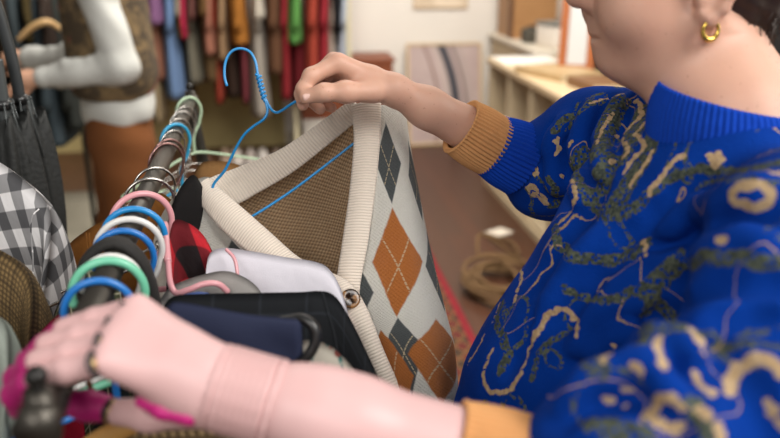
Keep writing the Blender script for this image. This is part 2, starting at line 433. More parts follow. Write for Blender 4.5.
BG = [
 ('coat', 132, 148, 121, (222, 212, 196), 'long off white coat at the left end of the back rail', .02),
 ('coat', 146, 159, 124, (176, 152, 112), 'long sandy beige coat beside the off white coat on the back rail', .06),
 ('blouse', 148, 165, 24, (148, 98, 146), 'mauve purple blouse hanging above a salmon skirt on the back rail', -.08),
 ('shirt', 144, 151, 16, (196, 42, 84), 'crimson pink shirt edge beside the mauve blouse', -.06),
 ('skirt', 150, 164, 80, (176, 112, 86), 'salmon brown skirt below the mauve blouse on the back rail', .04),
 ('dress', 163, 180, 99, (112, 146, 196), 'long light blue dress on the back rail', -.04),
 ('blouse', 174, 190, 17, (212, 200, 172), 'cream blouse right of the light blue dress', -.05),
 ('top', 178, 186, 38, (206, 178, 70), 'mustard yellow top right of the light blue dress', -.01),
 ('top', 180, 188, 39, (206, 34, 72), 'hot pink top beside the mustard yellow top', -.09),
 ('dress', 184, 200, 84, (122, 116, 98), 'grey olive dress hanging under the cream blouse', .04),
 ('shirt', 189, 199, 20, (126, 74, 66), 'dull maroon shirt on the back rail above the olive dress', -.07),
 ('jacket', 198, 214, 16, (118, 82, 42), 'olive brown jacket at the middle of the back rail', -.07),
 ('blouse', 204, 216, 55, (188, 118, 92), 'peach coloured blouse at the middle of the back rail', -.02),
 ('skirt', 198, 216, 82, (110, 82, 48), 'brown skirt under the peach blouse on the back rail', .05),
 ('trousers', 211, 221, 104, (180, 62, 40), 'orange red trousers hanging low on the back rail', .08),
 ('dress', 217, 229, 60, (176, 138, 98), 'tan dress right of the peach blouse', -.02),
 ('jacket', 230, 248, 45, (190, 116, 36), 'orange ochre jacket on the back rail behind the blue hanger hook', -.05),
 ('trousers', 236, 246, 104, (136, 54, 62), 'dusky rose trousers below the ochre jacket', .06),
 ('blouse', 253, 266, 19, (228, 216, 196), 'white ruffled blouse right of the ochre jacket', -.08),
 ('dress', 250, 268, 118, (178, 168, 154), 'long pale grey dress on the back rail behind the twisted hanger neck', .0),
 ('coat', 264, 284, 74, (112, 72, 46), 'chestnut brown coat left of the red dresses', -.02),
 ('dress', 278, 291, 100, (164, 34, 42), 'scarlet long dress left of the green top', -.03),
 ('dress', 288, 304, 104, (110, 16, 24), 'dark wine red dress behind the green top', .03),
 ('top', 289, 304, 44, (98, 170, 76), 'bright green top among the red dresses on the back rail', -.10),
 ('dress', 304, 321, 95, (190, 66, 46), 'brick orange long dress on the back rail above the hand', -.02),
 ('dress', 317, 331, 92, (182, 40, 52), 'raspberry red dress right of the brick orange dress', .02),
 ('shirt', 328, 338, 62, (222, 200, 180), 'pale beige shirt near the right end of the back rail', .05),
 ('trousers', 331, 342, 33, (24, 24, 30), 'short black garment at the right end of the back rail', -.03),
 ('shirt', 338, 349, 60, (196, 206, 222), 'pale blue white shirt at the right end of the back rail', .03),
 ('coat', 222, 238, 98, (58, 38, 28), 'dark chocolate coat behind the ochre jacket', .12),
 ('coat', 164, 186, 100, (52, 42, 34), 'charcoal brown coat behind the light blue dress', .13),
]
for b_ in BG: back_garment(*b_)

# shoes on the floor below the rail
def shoe(loc, rz, rgb, label):
    R = Matrix.Rotation(rz, 3, 'Z'); m = plain('shoe_%d_%d_%d' % rgb, rgb, .6, 0, .05)
    st = [(-.11, .030, .075), (-.07, .034, .085), (-.02, .034, .07), (.04, .04, .05), (.09, .042, .036), (.125, .03, .024)]
    vs = []; seg = 12; c = cr(st, 14)
    for x, hw, h in c:
        for j in range(seg):
            a = 2*pi*j/seg
            vs.append(V(loc)+R @ V((x, hw*math.cos(a), .012+max(-.012, 0)+h/2+h/2*math.sin(a))))
    fs = [(i*seg+j, i*seg+(j+1) % seg, (i+1)*seg+(j+1) % seg, (i+1)*seg+j) for i in range(13) for j in range(seg)]+[tuple(range(seg))[::-1], tuple(13*seg+j for j in range(seg))]
    o = link('shoe', vs, fs, m); tag(o, label, 'shoe', 'shoes under the back rail')
    s_ = MB()
    pts = [V(loc)+R @ V((x, 0, .006)) for x, _, _ in c]
    L = [V(loc)+R @ V((x, hw*1.04, 0)) for x, hw, _ in c]+[V(loc)+R @ V((x, -hw*1.04, 0)) for x, hw, _ in c[::-1]]
    n = len(L); s_.add([p for p in L]+[p+V((0, 0, .014)) for p in L], [tuple(range(n))[::-1], tuple(range(n, 2*n))]+[(i, (i+1) % n, n+(i+1) % n, n+i) for i in range(n)])
    s_.build('sole', plain('shoe_sole', (60, 50, 44), .8, 0, 0), o, False)
for i, (px, c_, l_) in enumerate([(226, (150, 128, 110), 'taupe shoe leftmost of the row on the floor below the clothes'), (238, (206, 196, 186), 'white shoe second in the row on the floor below the clothes'),
        (251, (190, 178, 170), 'pale grey shoe third in the row on the floor below the clothes'), (264, (216, 208, 200), 'off white shoe fourth in the row on the floor below the clothes'), (277, (120, 104, 92), 'grey brown shoe fifth in the row on the floor below the clothes'),
        (206, (92, 66, 52), 'dark brown shoe on the floor behind the rack end')]):
    shoe(PZ(px, 163, 0.0), -1.5+.15*math.sin(i*3), c_, l_)

# brown chest on a white stand against the back wall
e = empty('wooden_chest', PY(345, 150, 5.95)*1, 'brown wooden chest on a white stand against the back wall behind the hand', 'chest')
e.location.z = 0
x0, x1 = PY(302, 110, 5.9).x, PY(393, 80, 5.9).x; xc = (x0+x1)/2
cw = wood('chest_wood', (96, 46, 22), (150, 78, 40), 5, (1.5, 6, 8))
zt, zm = PY(370, 62, 5.9).z, PY(320, 119, 5.9).z
MB().box((xc, 6.07, (zt+zm)/2), (x1-x0, .36, zt-zm), bev=.01).build('body', cw, e, False)
MB().box((xc, 6.07, zt+.012), (x1-x0+.03, .39, .028), bev=.008).build('lid', cw, e, False)
MB().box((xc, 5.882, (zt+zm)/2+.06), (.05, .012, .05), bev=.004).build('latch', plain('brass', (170, 130, 60), .35, .9, 0), e, False)
ws = plain('white_stand', (226, 220, 210), .6, 0, .02)
MB().box((xc, 6.07, zm-.02), (x1-x0, .36, .035), bev=.004).build('stand_top', ws, e, False)
for sx in (-1, 1): MB().box((xc+sx*((x1-x0)/2-.09), 6.05, (zm-.04)/2), (.16, .3, zm-.036), bev=.004).build('stand_side', ws, e, False)

# leaning abstract picture and the paper above it
def framed(name, c, size, tilt, rz, fmat, fw_, thick, pic, label, cat, mat_in=None):
    """upright frame standing with its base centre at c, leaning back by tilt, facing -Y turned by rz"""
    e = empty(name, c, label, cat); W, H = size
    R = Matrix.Rotation(rz, 3, 'Z') @ Matrix.Rotation(-tilt, 3, 'X')
    t = lambda x, y, z: V(c)+R @ V((x, y, z))
    f = MB()
    for (cx_, cz, sx, sz) in ((0, fw_/2, W, fw_), (0, H-fw_/2, W, fw_), (-W/2+fw_/2, H/2, fw_, H-2*fw_), (W/2-fw_/2, H/2, fw_, H-2*fw_)):
        f.box(t(cx_, thick/2, cz), (sx, thick, sz), R, .003)
    f.build('frame', fmat, e, False)
    p = MB(); p.box(t(0, thick*.6, H/2), (W-2*fw_+.004, thick*.5, H-2*fw_+.004), R)
    # uv from local coordinates
    p.u = [((R.transposed() @ (V(q)-V(c))).x, (R.transposed() @ (V(q)-V(c))).z) for q in p.v]
    p.build('canvas', pic, e, False)
    return e
k = N('abstract_painting'); uv = k.coord('UV'); o_ = k.sep(uv); k.b.inputs['Roughness'].default_value = .7
warp = k.math('MULTIPLY', k.math('POWER', k.math('SUBTRACT', o_[1], .42), 2.0), -.45)
xx = k.math('SUBTRACT', o_[0], k.math('ADD', warp, k.math('MULTIPLY', k.math('SUBTRACT', o_[1], .4), -.14)))
base = k.mix(k.noise(uv, 5, 2), lin((196, 178, 172)), lin((166, 142, 138)))
for cpos, wd, cc, soft in ((.085, .034, (58, 58, 66), .012), (-.055, .010, (128, 98, 88), .012), (.17, .014, (92, 76, 74), .014), (.205, .03, (176, 158, 152), .01), (.03, .012, (188, 172, 164), .01)):
    f = k.math('SUBTRACT', 1.0, k.step(k.math('ABSOLUTE', k.math('SUBTRACT', xx, cpos)), wd, soft)); base = k.mix(f, base, lin(cc))
k.color(base)
pale_wood = wood('pale_frame_wood', (196, 168, 128), (214, 188, 150), 5, (4, 4, 1))
pl, pr_ = PY(409, 143, 6.1), PY(483, 143, 6.1)
framed('painting', ((pl.x+pr_.x)/2, 6.12, .004), (pr_.x-pl.x, .80), .17, 0, pale_wood, .02, .03, k.m, 'abstract beige painting with dark curved bands leaning against the white wall', 'painting')
a_, b2 = PY(413, 0, BACK), PY(467, 8, BACK)
fw2 = plain('poster_paper', (206, 186, 160), .85, 0, .06, 8)
k = N('poster_print'); uv = k.coord('UV'); k.color(k.mix(k.step(k.noise(uv, 7, 3), .5, .1), lin((226, 208, 184)), lin((206, 186, 160)))); k.b.inputs['Roughness'].default_value = .8
framed('wall_print', ((a_.x+b2.x)/2, BACK-.022, b2.z), (b2.x-a_.x, .6), 0, 0, plain('print_frame', (196, 172, 140), .6, 0, .04), .012, .02, k.m, 'pale framed print hung on the white wall above the painting', 'print')

# ------------------------------------------------------------------ shelf units along the right
cream = wood('cream_painted_wood', (186, 166, 134), (210, 192, 160), 3, (1, 1, 6), .6)
topw = wood('counter_top', (206, 178, 136), (224, 202, 166), 3, (6, 1, 6), .35)
XF, YE, YN, HT = 1.375, 5.05, 2.9, .84
e = empty('shelf_unit', (XF+.2, (YE+YN)/2, 0), 'cream wooden open cubby shelf along the right side with things on top', 'shelf unit')
MB().box((XF+.22, (YE+YN)/2, HT-.018), (.46, YE-YN+.02, .036), bev=.004).build('top', topw, e, False)
MB().box((XF+.22, (YE+YN)/2, .06), (.42, YE-YN-.02, .03), bev=.003).build('bottom_board', cream, e, False)
MB().box((XF+.425, (YE+YN)/2, .43), (.02, YE-YN-.02, .78)).build('back_panel', plain('cubby_back', (128, 112, 84), .8, 0, .04), e, False)
nd = 6
for i in range(nd):
    y = YE-.03-(YE-YN-.06)*i/(nd-1)
    MB().box((XF+.215, y, .405), (.42, .05, .81), bev=.004).build('divider', cream, e, False)
for i in range(nd-1):
    y = YE-.03-(YE-YN-.06)*(i+.5)/(nd-1)
    MB().box((XF+.23, y, .43), (.38, (YE-YN-.06)/(nd-1)-.05, .022)).build('shelf', cream, e, False)
MB().box((XF+.012, (YE+YN)/2, .025), (.03, YE-YN, .05), bev=.003).build('plinth', cream, e, False)
def on_unit(px, py, z=HT): return PZ(px, py, z)
c = on_unit(516, 57)
MB().box((XF+.20, YE-.17, HT+.004), (.37, .3, .008), bev=.001).build('paper_stack', plain('white_paper', (240, 236, 228), .8, 0, .01), None, False)
tag(bpy.data.objects['paper_stack'], 'white sheets of paper lying at the far end of the cream shelf', 'paper')
def book(name, c, sz, rz, cov, label, cat='book'):
    e = empty(name, c, label, cat); R = Matrix.Rotation(rz, 3, 'Z'); x, y, z = sz
    MB().box(V(c)+V((0, 0, z/2)), (x-.008, y-.008, z-.006), R).build('pages', plain('pages', (222, 208, 178), .9, 0, .04, 200), e, False)
    MB().box(V(c)+V((0, 0, z-.0025)), (x, y, .005), R, .001).box(V(c)+V((0, 0, .0025)), (x, y, .005), R, .001).box(V(c)+R @ V((-x/2+.002, 0, z/2)), (.005, y, z), R, .001).build('cover', cov, e, False)
    return e
tan = wood('tan_cover', (176, 146, 104), (196, 168, 124), 4, (3, 3, 3))
book('large_book', V((XF+.20, 4.30, HT)), (.30, .40, .035), .35, tan, 'flat tan board book lying on the cream shelf before the framed mirror')
book('notebook', V((XF+.26, 3.86, HT)), (.22, .28, .045), .1, plain('brown_cover', (128, 92, 60), .6, 0, .05), 'brown notebook nearest the person on the cream shelf')

mc = on_unit(600, 72)
orange = wood('orange_frame_wood', (150, 80, 36), (180, 104, 52), 5, (3, 3, 1.2))
framed('framed_mirror', V((XF+.325, 4.37, HT)), (.20, .62), .12, -.45, orange, .045, .03, plain('pale_glass', (206, 208, 206), .15, 0, .02), 'orange wood framed pale mirror standing on the cream shelf', 'mirror')

# second, higher cabinet further back, with boxes and a basket on it
e = empty('side_cabinet', (1.95, 5.7, 0), 'higher cream cabinet in the back right corner behind the cubby shelf', 'cabinet')
MB().box((1.95, 5.72, .415), (.42, 1.14, .83), bev=.004).build('body', cream, e, False)
MB().box((1.945, 5.72, .845), (.47, 1.18, .03), bev=.005).build('top', plain('white_top', (226, 216, 198), .5, 0, .02), e, False)
for s_ in (-1, 1):
    d_ = MB().box((1.735, 5.72+s_*.275, .44), (.016, .52, .70), bev=.004).build('door', cream, e, False)
    MB().ball((1.72, 5.72+s_*.06, .52), .014).build('knob', plain('dark_knob', (70, 56, 44), .4, .3, 0), d_)
CT = .86
kb = wood('crate_wood', (148, 104, 62), (178, 134, 88), 5, (1, 1, 5))
e = empty('wooden_crate', (1.92, 6.02, CT), 'tall light brown wooden box on the back corner cabinet', 'box')
b0 = MB().box((1.93, 6.04, CT+.24), (.34, .40, .48), bev=.006).build('body', kb, e, False)
MB().box((1.93, 6.04, CT+.495), (.36, .42, .03), bev=.006).build('lid', kb, e, False)
MB().box((1.755, 5.86, CT+.24), (.02, .07, .47), bev=.003).build('corner_post', plain('dark_batten', (104, 66, 36), .6, 0, .05), e, False)
e = empty('fabric_box', (1.95, 5.36, CT), 'white cloth covered box with dark lid edge on the corner cabinet', 'box')
MB().box((1.95, 5.36, CT+.075), (.22, .24, .15), Matrix.Rotation(.3, 3, 'Z'), .02).build('body', plain('white_cloth_box', (222, 212, 200), .9, 0, .06, 25), e)
MB().box((1.95, 5.36, CT+.158), (.23, .25, .02), Matrix.Rotation(.3, 3, 'Z'), .006).build('lid', plain('slate_lid', (120, 118, 112), .7, 0, .04), e)
e = empty('camera_case', (1.84, 5.62, CT), 'small dark case beside the white cloth box on the corner cabinet', 'case')
MB().box((1.84, 5.62, CT+.05), (.12, .14, .10), bev=.015).build('body', plain('dark_case', (72, 68, 58), .6, 0, .05), e)
MB().box((1.84, 5.62, CT+.105), (.05, .06, .02), bev=.006).build('handle', plain('dark_handle', (40, 38, 36), .5, 0, 0), e)
# small plant behind the mirror
e = empty('potted_plant', (2.1, 5.02, 0), 'leafy green potted plant behind the framed mirror', 'plant')
po = V((2.1, 5.02, CT)); 
st_ = MB().box((2.1, 5.02, CT/2), (.18, .18, CT), bev=.01).build('plant_stand', kb, e, False)
MB().tube([po, po+V((0, 0, .02)), po+V((0, 0, .16)), po+V((0, 0, .17))], [.055, .07, .085, .088], 20).build('pot', plain('terracotta', (150, 92, 62), .8, 0, .05), e)
lv = MB()
for i in range(46):
    a = random.uniform(0, 2*pi); L = random.uniform(.1, .26); el_ = random.uniform(.2, 1.3)
    b_ = po+V((.03*math.cos(a), .03*math.sin(a), .17)); d = V((math.cos(a)*math.cos(el_), math.sin(a)*math.cos(el_), math.sin(el_)))
    sd = d.cross(V((0, 0, 1))).normalized()*.018; tip = b_+d*L+V((0, 0, -.05*L/.2)); md = b_+d*L*.55+V((0, 0, .01))
    nn = d.cross(sd).normalized()*.002
    lv.add([b_, md+sd, tip, md-sd, md+nn*3, b_+nn, tip+nn], [(0, 1, 4, 5), (1, 2, 6, 4), (0, 5, 4, 3), (3, 4, 6, 2), (0, 3, 2, 1)])
lv.build('foliage', plain('leaf_green', (110, 118, 56), .6, 0, .15, 10), e)

# tall black bookcase behind the person's face
blk = plain('black_wood', (22, 19, 17), .5, 0, .05)
e = empty('black_bookcase', (2.1, 3.6, 0), 'tall black bookcase against the right wall behind the face', 'bookcase')
bx0, by0, by1, bh = 1.98, 3.0, 4.84, 1.9
for y in (by0, by1): MB().box((bx0+.17, y, bh/2), (.34, .03, bh), bev=.003).build('side_panel', blk, e, False)
MB().box((bx0+.33, (by0+by1)/2, bh/2), (.02, by1-by0, bh)).build('back_panel', blk, e, False)
for i in range(6):
    MB().box((bx0+.17, (by0+by1)/2, .05+i*.365), (.34, by1-by0-.03, .025), bev=.002).build('shelf', plain('shelf_edge', (60, 42, 30), .5, 0, .05) if i == 3 else blk, e, False)

# coil of rope and a card on the floor
rp = plain('rope_fibre', (112, 84, 52), .9, 0, .12, 120, 300, .002)
rc_ = PZ(500, 290, 0.0); pts = []
for i in range(150):
    t = i/149*2*pi*7.3
    r = .145+.03*math.sin(t*.43)+.02*math.sin(t*1.7)
    pts.append(rc_+V((r*math.cos(t)*1.0+.02*math.sin(t*.21), r*math.sin(t)*1.25, .012+.011*i/149*7+.02*math.sin(t*.9)**2)))
pts += smoothpts([pts[-1], pts[-1]+V((.06, .16, .05)), rc_+V((.18, .34, .03)), rc_+V((.22, .55, .014)), rc_+V((.12, .72, .012))], 24)[1:]
tag(MB().tube(pts, .0095, 8).build('rope_coil', rp), 'tan rope lying in a loose coil on the wooden floor', 'rope')
cp = PZ(499, 233, 0.0)
tag(MB().box(cp+V((0, 0, .004)), (.13, .10, .004), Matrix.Rotation(.5, 3, 'Z'), .001).build('paper_card', plain('card_white', (226, 214, 196), .8, 0, .01), None, False), 'small white card lying on the floor beside the cubby shelf', 'card')

# ------------------------------------------------------------------ dark rail of clothes at the left, browsed by the other person
LY = 4.35
e = empty('dark_clothes_rail', (PY(20, 100, LY).x, LY, 0), 'low dark clothes rail at the far left behind the umbrellas', 'clothes rail')
xl, xr = PY(-60, 60, LY).x, PY(78, 60, LY).x
dk = plain('dark_metal', (40, 38, 36), .45, .6, 0)
MB().tube([(xl, LY, 1.5), (xr, LY, 1.5)], .014, 10).build('rail', dk, e)
for x in (xl+.02, xr-.02):
    MB().tube([(x, LY, 1.5), (x, LY, .03)], .013, 10).build('post', dk, e)
    MB().tube([(x, LY-.28, .02), (x, LY+.28, .02)], .013, 10).build('foot', dk, e)
_RY, _BZ = RY, BR_Z; RY, BR_Z = LY, 1.47
for a in [('coat', -22, -2, 120, (40, 38, 34), 'black coat at the far left edge of the dark rail', 0),
          ('jacket', -3, 12, 60, (64, 48, 34), 'dark brown jacket left of the mustard garment on the dark rail', -.02),
          ('dress', 8, 26, 150, (58, 68, 72), 'slate grey dress hanging low on the dark rail behind the first hand', .03),
          ('jacket', 24, 40, 42, (74, 60, 26), 'mustard olive jacket behind the wooden hanger', .0),
          ('dress', 28, 50, 148, (62, 76, 84), 'blue grey long dress below the white sleeve', .05),
          ('jacket', 40, 56, 46, (48, 34, 26), 'dark brown jacket beside the chest of the browsing person', -.03),
          ('coat', 50, 70, 130, (44, 48, 44), 'dark green grey coat at the right end of the dark rail', .06)]:
    back_garment(*a, group='clothes on the dark rail at the left')
RY, BR_Z = _RY, _BZ
hw_ = wood('hanger_wood', (176, 140, 92), (200, 166, 118), 4, (5, 5, 5))
def wooden_hanger(ctr, l, r_, rail, label):
    e = empty('wooden_hanger', ctr, label, 'hanger', 'wooden hangers')
    MB().tube(smoothpts([l, (V(l)+V(ctr))*.5+V((0, 0, .012)), ctr, (V(r_)+V(ctr))*.5+V((0, 0, .012)), r_], 24), [.010+.006*math.sin(pi*i/23) for i in range(24)], 10).build('shoulder_bar', hw_, e)
    h = [V(ctr)+V((0, 0, .01)), V(ctr)+V((0, 0, .06)), V(ctr)+V((.025, 0, .10)), V(ctr)+V((.0, 0, .135)), V(ctr)+V((-.025, 0, .11))]
    MB().tube(smoothpts(h, 20), .0025, 6).build('hook', plain('steel', (170, 168, 165), .25, 1, 0), e)
wooden_hanger(PY(44, 22, 3.95), PY(18, 40, 3.95), PY(63, 31, 4.0), None, 'empty wooden hanger held out before the dark rail, above the white sleeve')

# ------------------------------------------------------------------ the other shopper (left background)
MY = 3.2
def mp_(px, py, dy=0.0): return PY(px, py, MY+dy)
skin2 = plain('skin_other', (206, 158, 130), .55, 0, .04, 20)
shirt2 = cloth('white_shirt_cotton', (190, 190, 184), .06, 300, .9, 9)
pe = empty('person', (mp_(105, 100).x, MY, 0), 'person in a white shirt, patterned brown vest and rust trousers browsing the dark rail', 'person')
b = SDF()
hx = mp_(104, -20).x
b.rc((hx-.02, MY, 1.44), (hx-.005, MY, 1.2), .085, .10, .05).rc((hx-.005, MY, 1.2), (hx, MY, .92), .10, .105, .05)
b.rc((hx-.03, MY, 1.45), (hx-.05, MY, 1.56), .05, .05, .03).el((hx-.07, MY, 1.66), (.095, .072, .115), k=.03).rc((hx-.13, MY, 1.585), (hx-.15, MY, 1.59), .03, .02, .03).rc((hx-.16, MY, 1.66), (hx-.178, MY, 1.635), .012, .014, .02)
for s_ in (-1, 1): b.rc((hx, MY+s_*.09, .9), (hx, MY+s_*.09, .45), .075, .05, .03).rc((hx, MY+s_*.09, .45), (hx+.01, MY+s_*.09, .09), .05, .035, .03)
el1, wr1 = mp_(122, 68, -.20), mp_(45, 77, -.16)
el2, wr2 = mp_(112, 56, .2), mp_(29, 58, .3)
for s_, E, W in ((-1, el1, wr1), (1, el2, wr2)):
    sh = V((hx, MY+s_*.17, 1.40)); b.rc(sh, E, .045, .04, .03).rc(E, W, .038, .026, .02)
    dr = (W-E).normalized()
    b.rc(W, W+dr*.06, .027, .030, .02).el(W+dr*.07, (.05, .03, .035), k=.015)
    for f in range(4):
        p0 = W+dr*.09+V((0, s_*(.024-.016*f), -.004)); p1 = p0+dr*.035+V((0, 0, -.018)); b.chain([p0, p1, p1+dr*.012+V((0, 0, -.03))], [.0095, .009, .008], .004)
    t0 = W+dr*.05+V((0, -s_*.0, -.02)); b.chain([t0, t0+dr*.03+V((0, 0, -.03)), t0+dr*.055+V((0, 0, -.045))], [.012, .011, .009], .006)
vv, ff = b.mesh(.0075); link('body', vv, ff, skin2, pe)
h = SDF().el((hx-.055, MY, 1.685), (.102, .08, .108), k=.02).el((hx-.18, MY, 1.62), (.07, .09, .07), k=.02, sub=True)
vv, ff = h.mesh(.008); link('hair', vv, ff, plain('hair_dark', (52, 36, 26), .6, 0, .1, 60), pe)
s = SDF()
s.rc((hx-.01, MY-.05, 1.36), (hx, MY-.03, 1.1), .115, .12, .06).rc((hx-.01, MY+.05, 1.36), (hx, MY+.03, 1.1), .115, .12, .06)
tA, tB = mp_(104, 62), mp_(107, 112)
s.rc(V((hx, MY-.04, tA.z)), V((hx+.01, MY-.05, tB.z+.03)), .12, .135, .05).rc(V((hx, MY+.04, tA.z)), V((hx+.0, MY+.05, tB.z+.03)), .12, .135, .05)
for s_, E, W in ((-1, el1, wr1), (1, el2, wr2)):
    sh = V((hx, MY+s_*.17, 1.385)); dr = (W-E).normalized()
    s.rc(sh, E, .068, .060, .05).rc(E, W-dr*.045, .058, .046, .03).rc(W-dr*.05, W-dr*.005, .044, .044, .01)
    for q in range(5):
        c_ = E.lerp(W, .1+.16*q); s.rc(c_+V((.01, -.03, .045)), c_+V((-.03, .03, -.045)), .010, .010, .03)
# hem cut: curved shirt tail
s.el((hx+.10, MY, tB.z-.17), (.19, .3, .165), k=.02, sub=True)
vv, ff = s.mesh(.0085, lambda x, y, z: .006*np.sin(34*x+30*z+3*np.sin(9*z))*np.sin(24*y+14*x)); link('shirt', vv, ff, shirt2, pe)
k = N('vest_tapestry'); v = k.coord(); k.b.inputs['Roughness'].default_value = .95
base = k.mix(k.step(k.noise(v, 16, 4, .7), .52, .06), lin((66, 54, 38)), lin((112, 92, 62)))
k.color(k.mix(k.step(k.noise(v, 11, 1), .69, .02), base, lin((150, 36, 50)))); VEST = k.m
s = SDF(); vb = mp_(107, 84)
s.rc((hx-.01, MY-.055, 1.36), (hx+.0, MY-.06, vb.z+.05), .146, .158, .05).rc((hx-.01, MY+.055, 1.36), (hx+.0, MY+.06, vb.z+.05), .146, .158, .05)
s.el((hx-.08, MY, vb.z-.24), (.40, .5, .22), k=.01, sub=True)
vv, ff = s.mesh(.0085, lambda x, y, z: .003*np.sin(20*x)*np.sin(15*z)); link('vest', vv, ff, VEST, pe)
TR = cloth('rust_corduroy', (112, 68, 36), .12, 120, .95, 6)
s = SDF(); s.rc((hx, MY-.05, .93), (hx+.01, MY-.06, .82), .118, .125, .05).rc((hx, MY+.05, .93), (hx-.01, MY+.06, .82), .118, .125, .05)
for s_, dx in ((-1, .03), (1, -.055)): s.rc((hx+dx*.4, MY+s_*.09, .82), (hx+dx, MY+s_*.1, .42), .112, .098, .03).rc((hx+dx, MY+s_*.1, .42), (hx+dx, MY+s_*.1, .07), .098, .09, .03)
vv, ff = s.mesh(.0085, lambda x, y, z: .004*np.sin(30*z+6*x)*np.sin(18*x)); link('trousers', vv, ff, TR, pe)
for s_, dx in ((-1, .03), (1, -.055)):
    q = SDF().rc((hx+dx+.04, MY+s_*.1, .045), (hx+dx-.13, MY+s_*.1, .035), .045, .035, .02); vv, ff = q.mesh(.006); vv[:, 2] = np.maximum(vv[:, 2], 0.0)
    link('shoe', vv, ff, plain('dark_shoe', (40, 32, 28), .5, 0, 0), pe)

# ------------------------------------------------------------------ the near clothes rack
RX, RZ = -.172, 1.235
RR = .0132
def rail_y(py, z=RZ):                  # how far along the rail something at image height py sits
    r0 = (1.55-z)
    d = r0/(math.sin(PITCH)+math.cos(PITCH)*(py-219)/FOC)
    lo, hi = .2, 3.0
    for _ in range(40):
        m = (lo+hi)/2
        if project(np.array((RX, m, z)))[1] > py: lo = m
        else: hi = m
    return lo
Y0, Y1 = rail_y(414), rail_y(101)
GUN = plain('gunmetal', (74, 70, 64), .38, .75, .05, 20)
e = empty('clothes_rack', (RX, (Y0+Y1)/2, 0), 'dark gunmetal clothes rack gripped by the pink prosthetic hand', 'clothes rack')
MB().tube([(RX, Y0, RZ), (RX, Y1, RZ)], RR, 24).build('rail', GUN, e)
for y, fx in ((Y0, -.30), (Y1, .15)):
    top = V((RX, y, RZ)); ft = V((RX+fx, y, .04))
    MB().tube([top+V((0, 0, .020)), top+V((0, 0, -.01)), ft], [.0100, .0128, .0128], 20).build('post', GUN, e)
    f = MB(); f.ball(top+V((0, 0, .030)), .0080).tube([top+V((0, 0, .016)), top+V((0, 0, .026))], .005, 12)
    f.build('finial', plain('finial_black', (34, 32, 30), .35, .3, 0), e)
    MB().tube([(ft.x-.24, y, .03), (ft.x+.24, y, .03)], .016, 14).build('foot', GUN, e)
    MB().tube([top+V((0, -.022, 0)), top+V((0, .018, 0))], .0150, 18).build('collar', GUN, e)

PLAST = {}
def pm(nm, rgb, metal=0.0, rough=.35): return plain(nm, rgb, rough, metal, 0, coat=.3 if not metal else 0)
STEEL = pm('bright_wire', (190, 186, 180), 1, .22); BRONZE = pm('rose_wire', (150, 116, 112), .9, .25)
BLUEW = pm('blue_plastic', (34, 140, 208)); BLUED = pm('deep_blue_plastic', (30, 116, 196)); PINKP = pm('pink_plastic', (226, 160, 166))
WHITEP = pm('white_plastic', (224, 222, 218)); MINT = pm('mint_plastic', (118, 204, 168)); PALEG = pm('pale_green_plastic', (190, 216, 182)); BLACKP = pm('black_plastic', (26, 26, 26))
GRP = 'hangers on the near rack'
def hanger(py, mat, label, R=.030, r=.0035, drop=.11, half=.19, dz=.06, yaw=0.0, neck=.006, wire=False, tip=200, bar=True):
    y = rail_y(py, RZ+RR+r)
    e = empty('hanger', (RX, y, RZ), label, 'hanger', GRP)
    zc = RZ+RR+r-R; ax = V((math.cos(yaw), math.sin(yaw), 0)); B = V((RX, y, 0))
    T = lambda x, z: B+ax*x+V((0, 0, z))
    pts = [T(R*math.cos(math.radians(a)), zc+R*math.sin(math.radians(a))) for a in np.linspace(tip, -28, 26)]
    pts += [T(R*.72, zc-R*.95), T(neck+.004, zc-R*1.45), T(neck, zc-R*1.9), T(neck, RZ-drop)]
    pts = smoothpts(pts, 60)
    m = MB().tube(pts, r, 12)
    if not wire: m.ball(pts[0], r*1.15, seg=10, ring=6)
    else:
        tw = [T(neck+1.3*r*math.cos(t), RZ-drop+.028*(1-t/19)) + V((0, 1.3*r*math.sin(t), 0)) for t in np.linspace(0, 19, 60)]
        m.tube(tw, r*.8, 6)
    m.build('hook', mat, e)
    zb = RZ-drop
    s = [T(neck, zb), T(neck+half*.16, zb-dz*.10), T(half*.55, zb-dz*.5), T(half*.93, zb-dz*.96), T(half, zb-dz*1.12), T(half*.95, zb-dz*1.25)]
    s2 = [T(2*neck-((p-B).dot(ax)), p.z) for p in s]
    MB().tube(smoothpts(s2[::-1]+s[1:], 50)+([] if not bar else smoothpts([s[-1], T(0, zb-dz*1.28), s2[-1]], 12)[1:-1]), r, 10, closed=bar).build('shoulder_bar', mat, e)
    return e
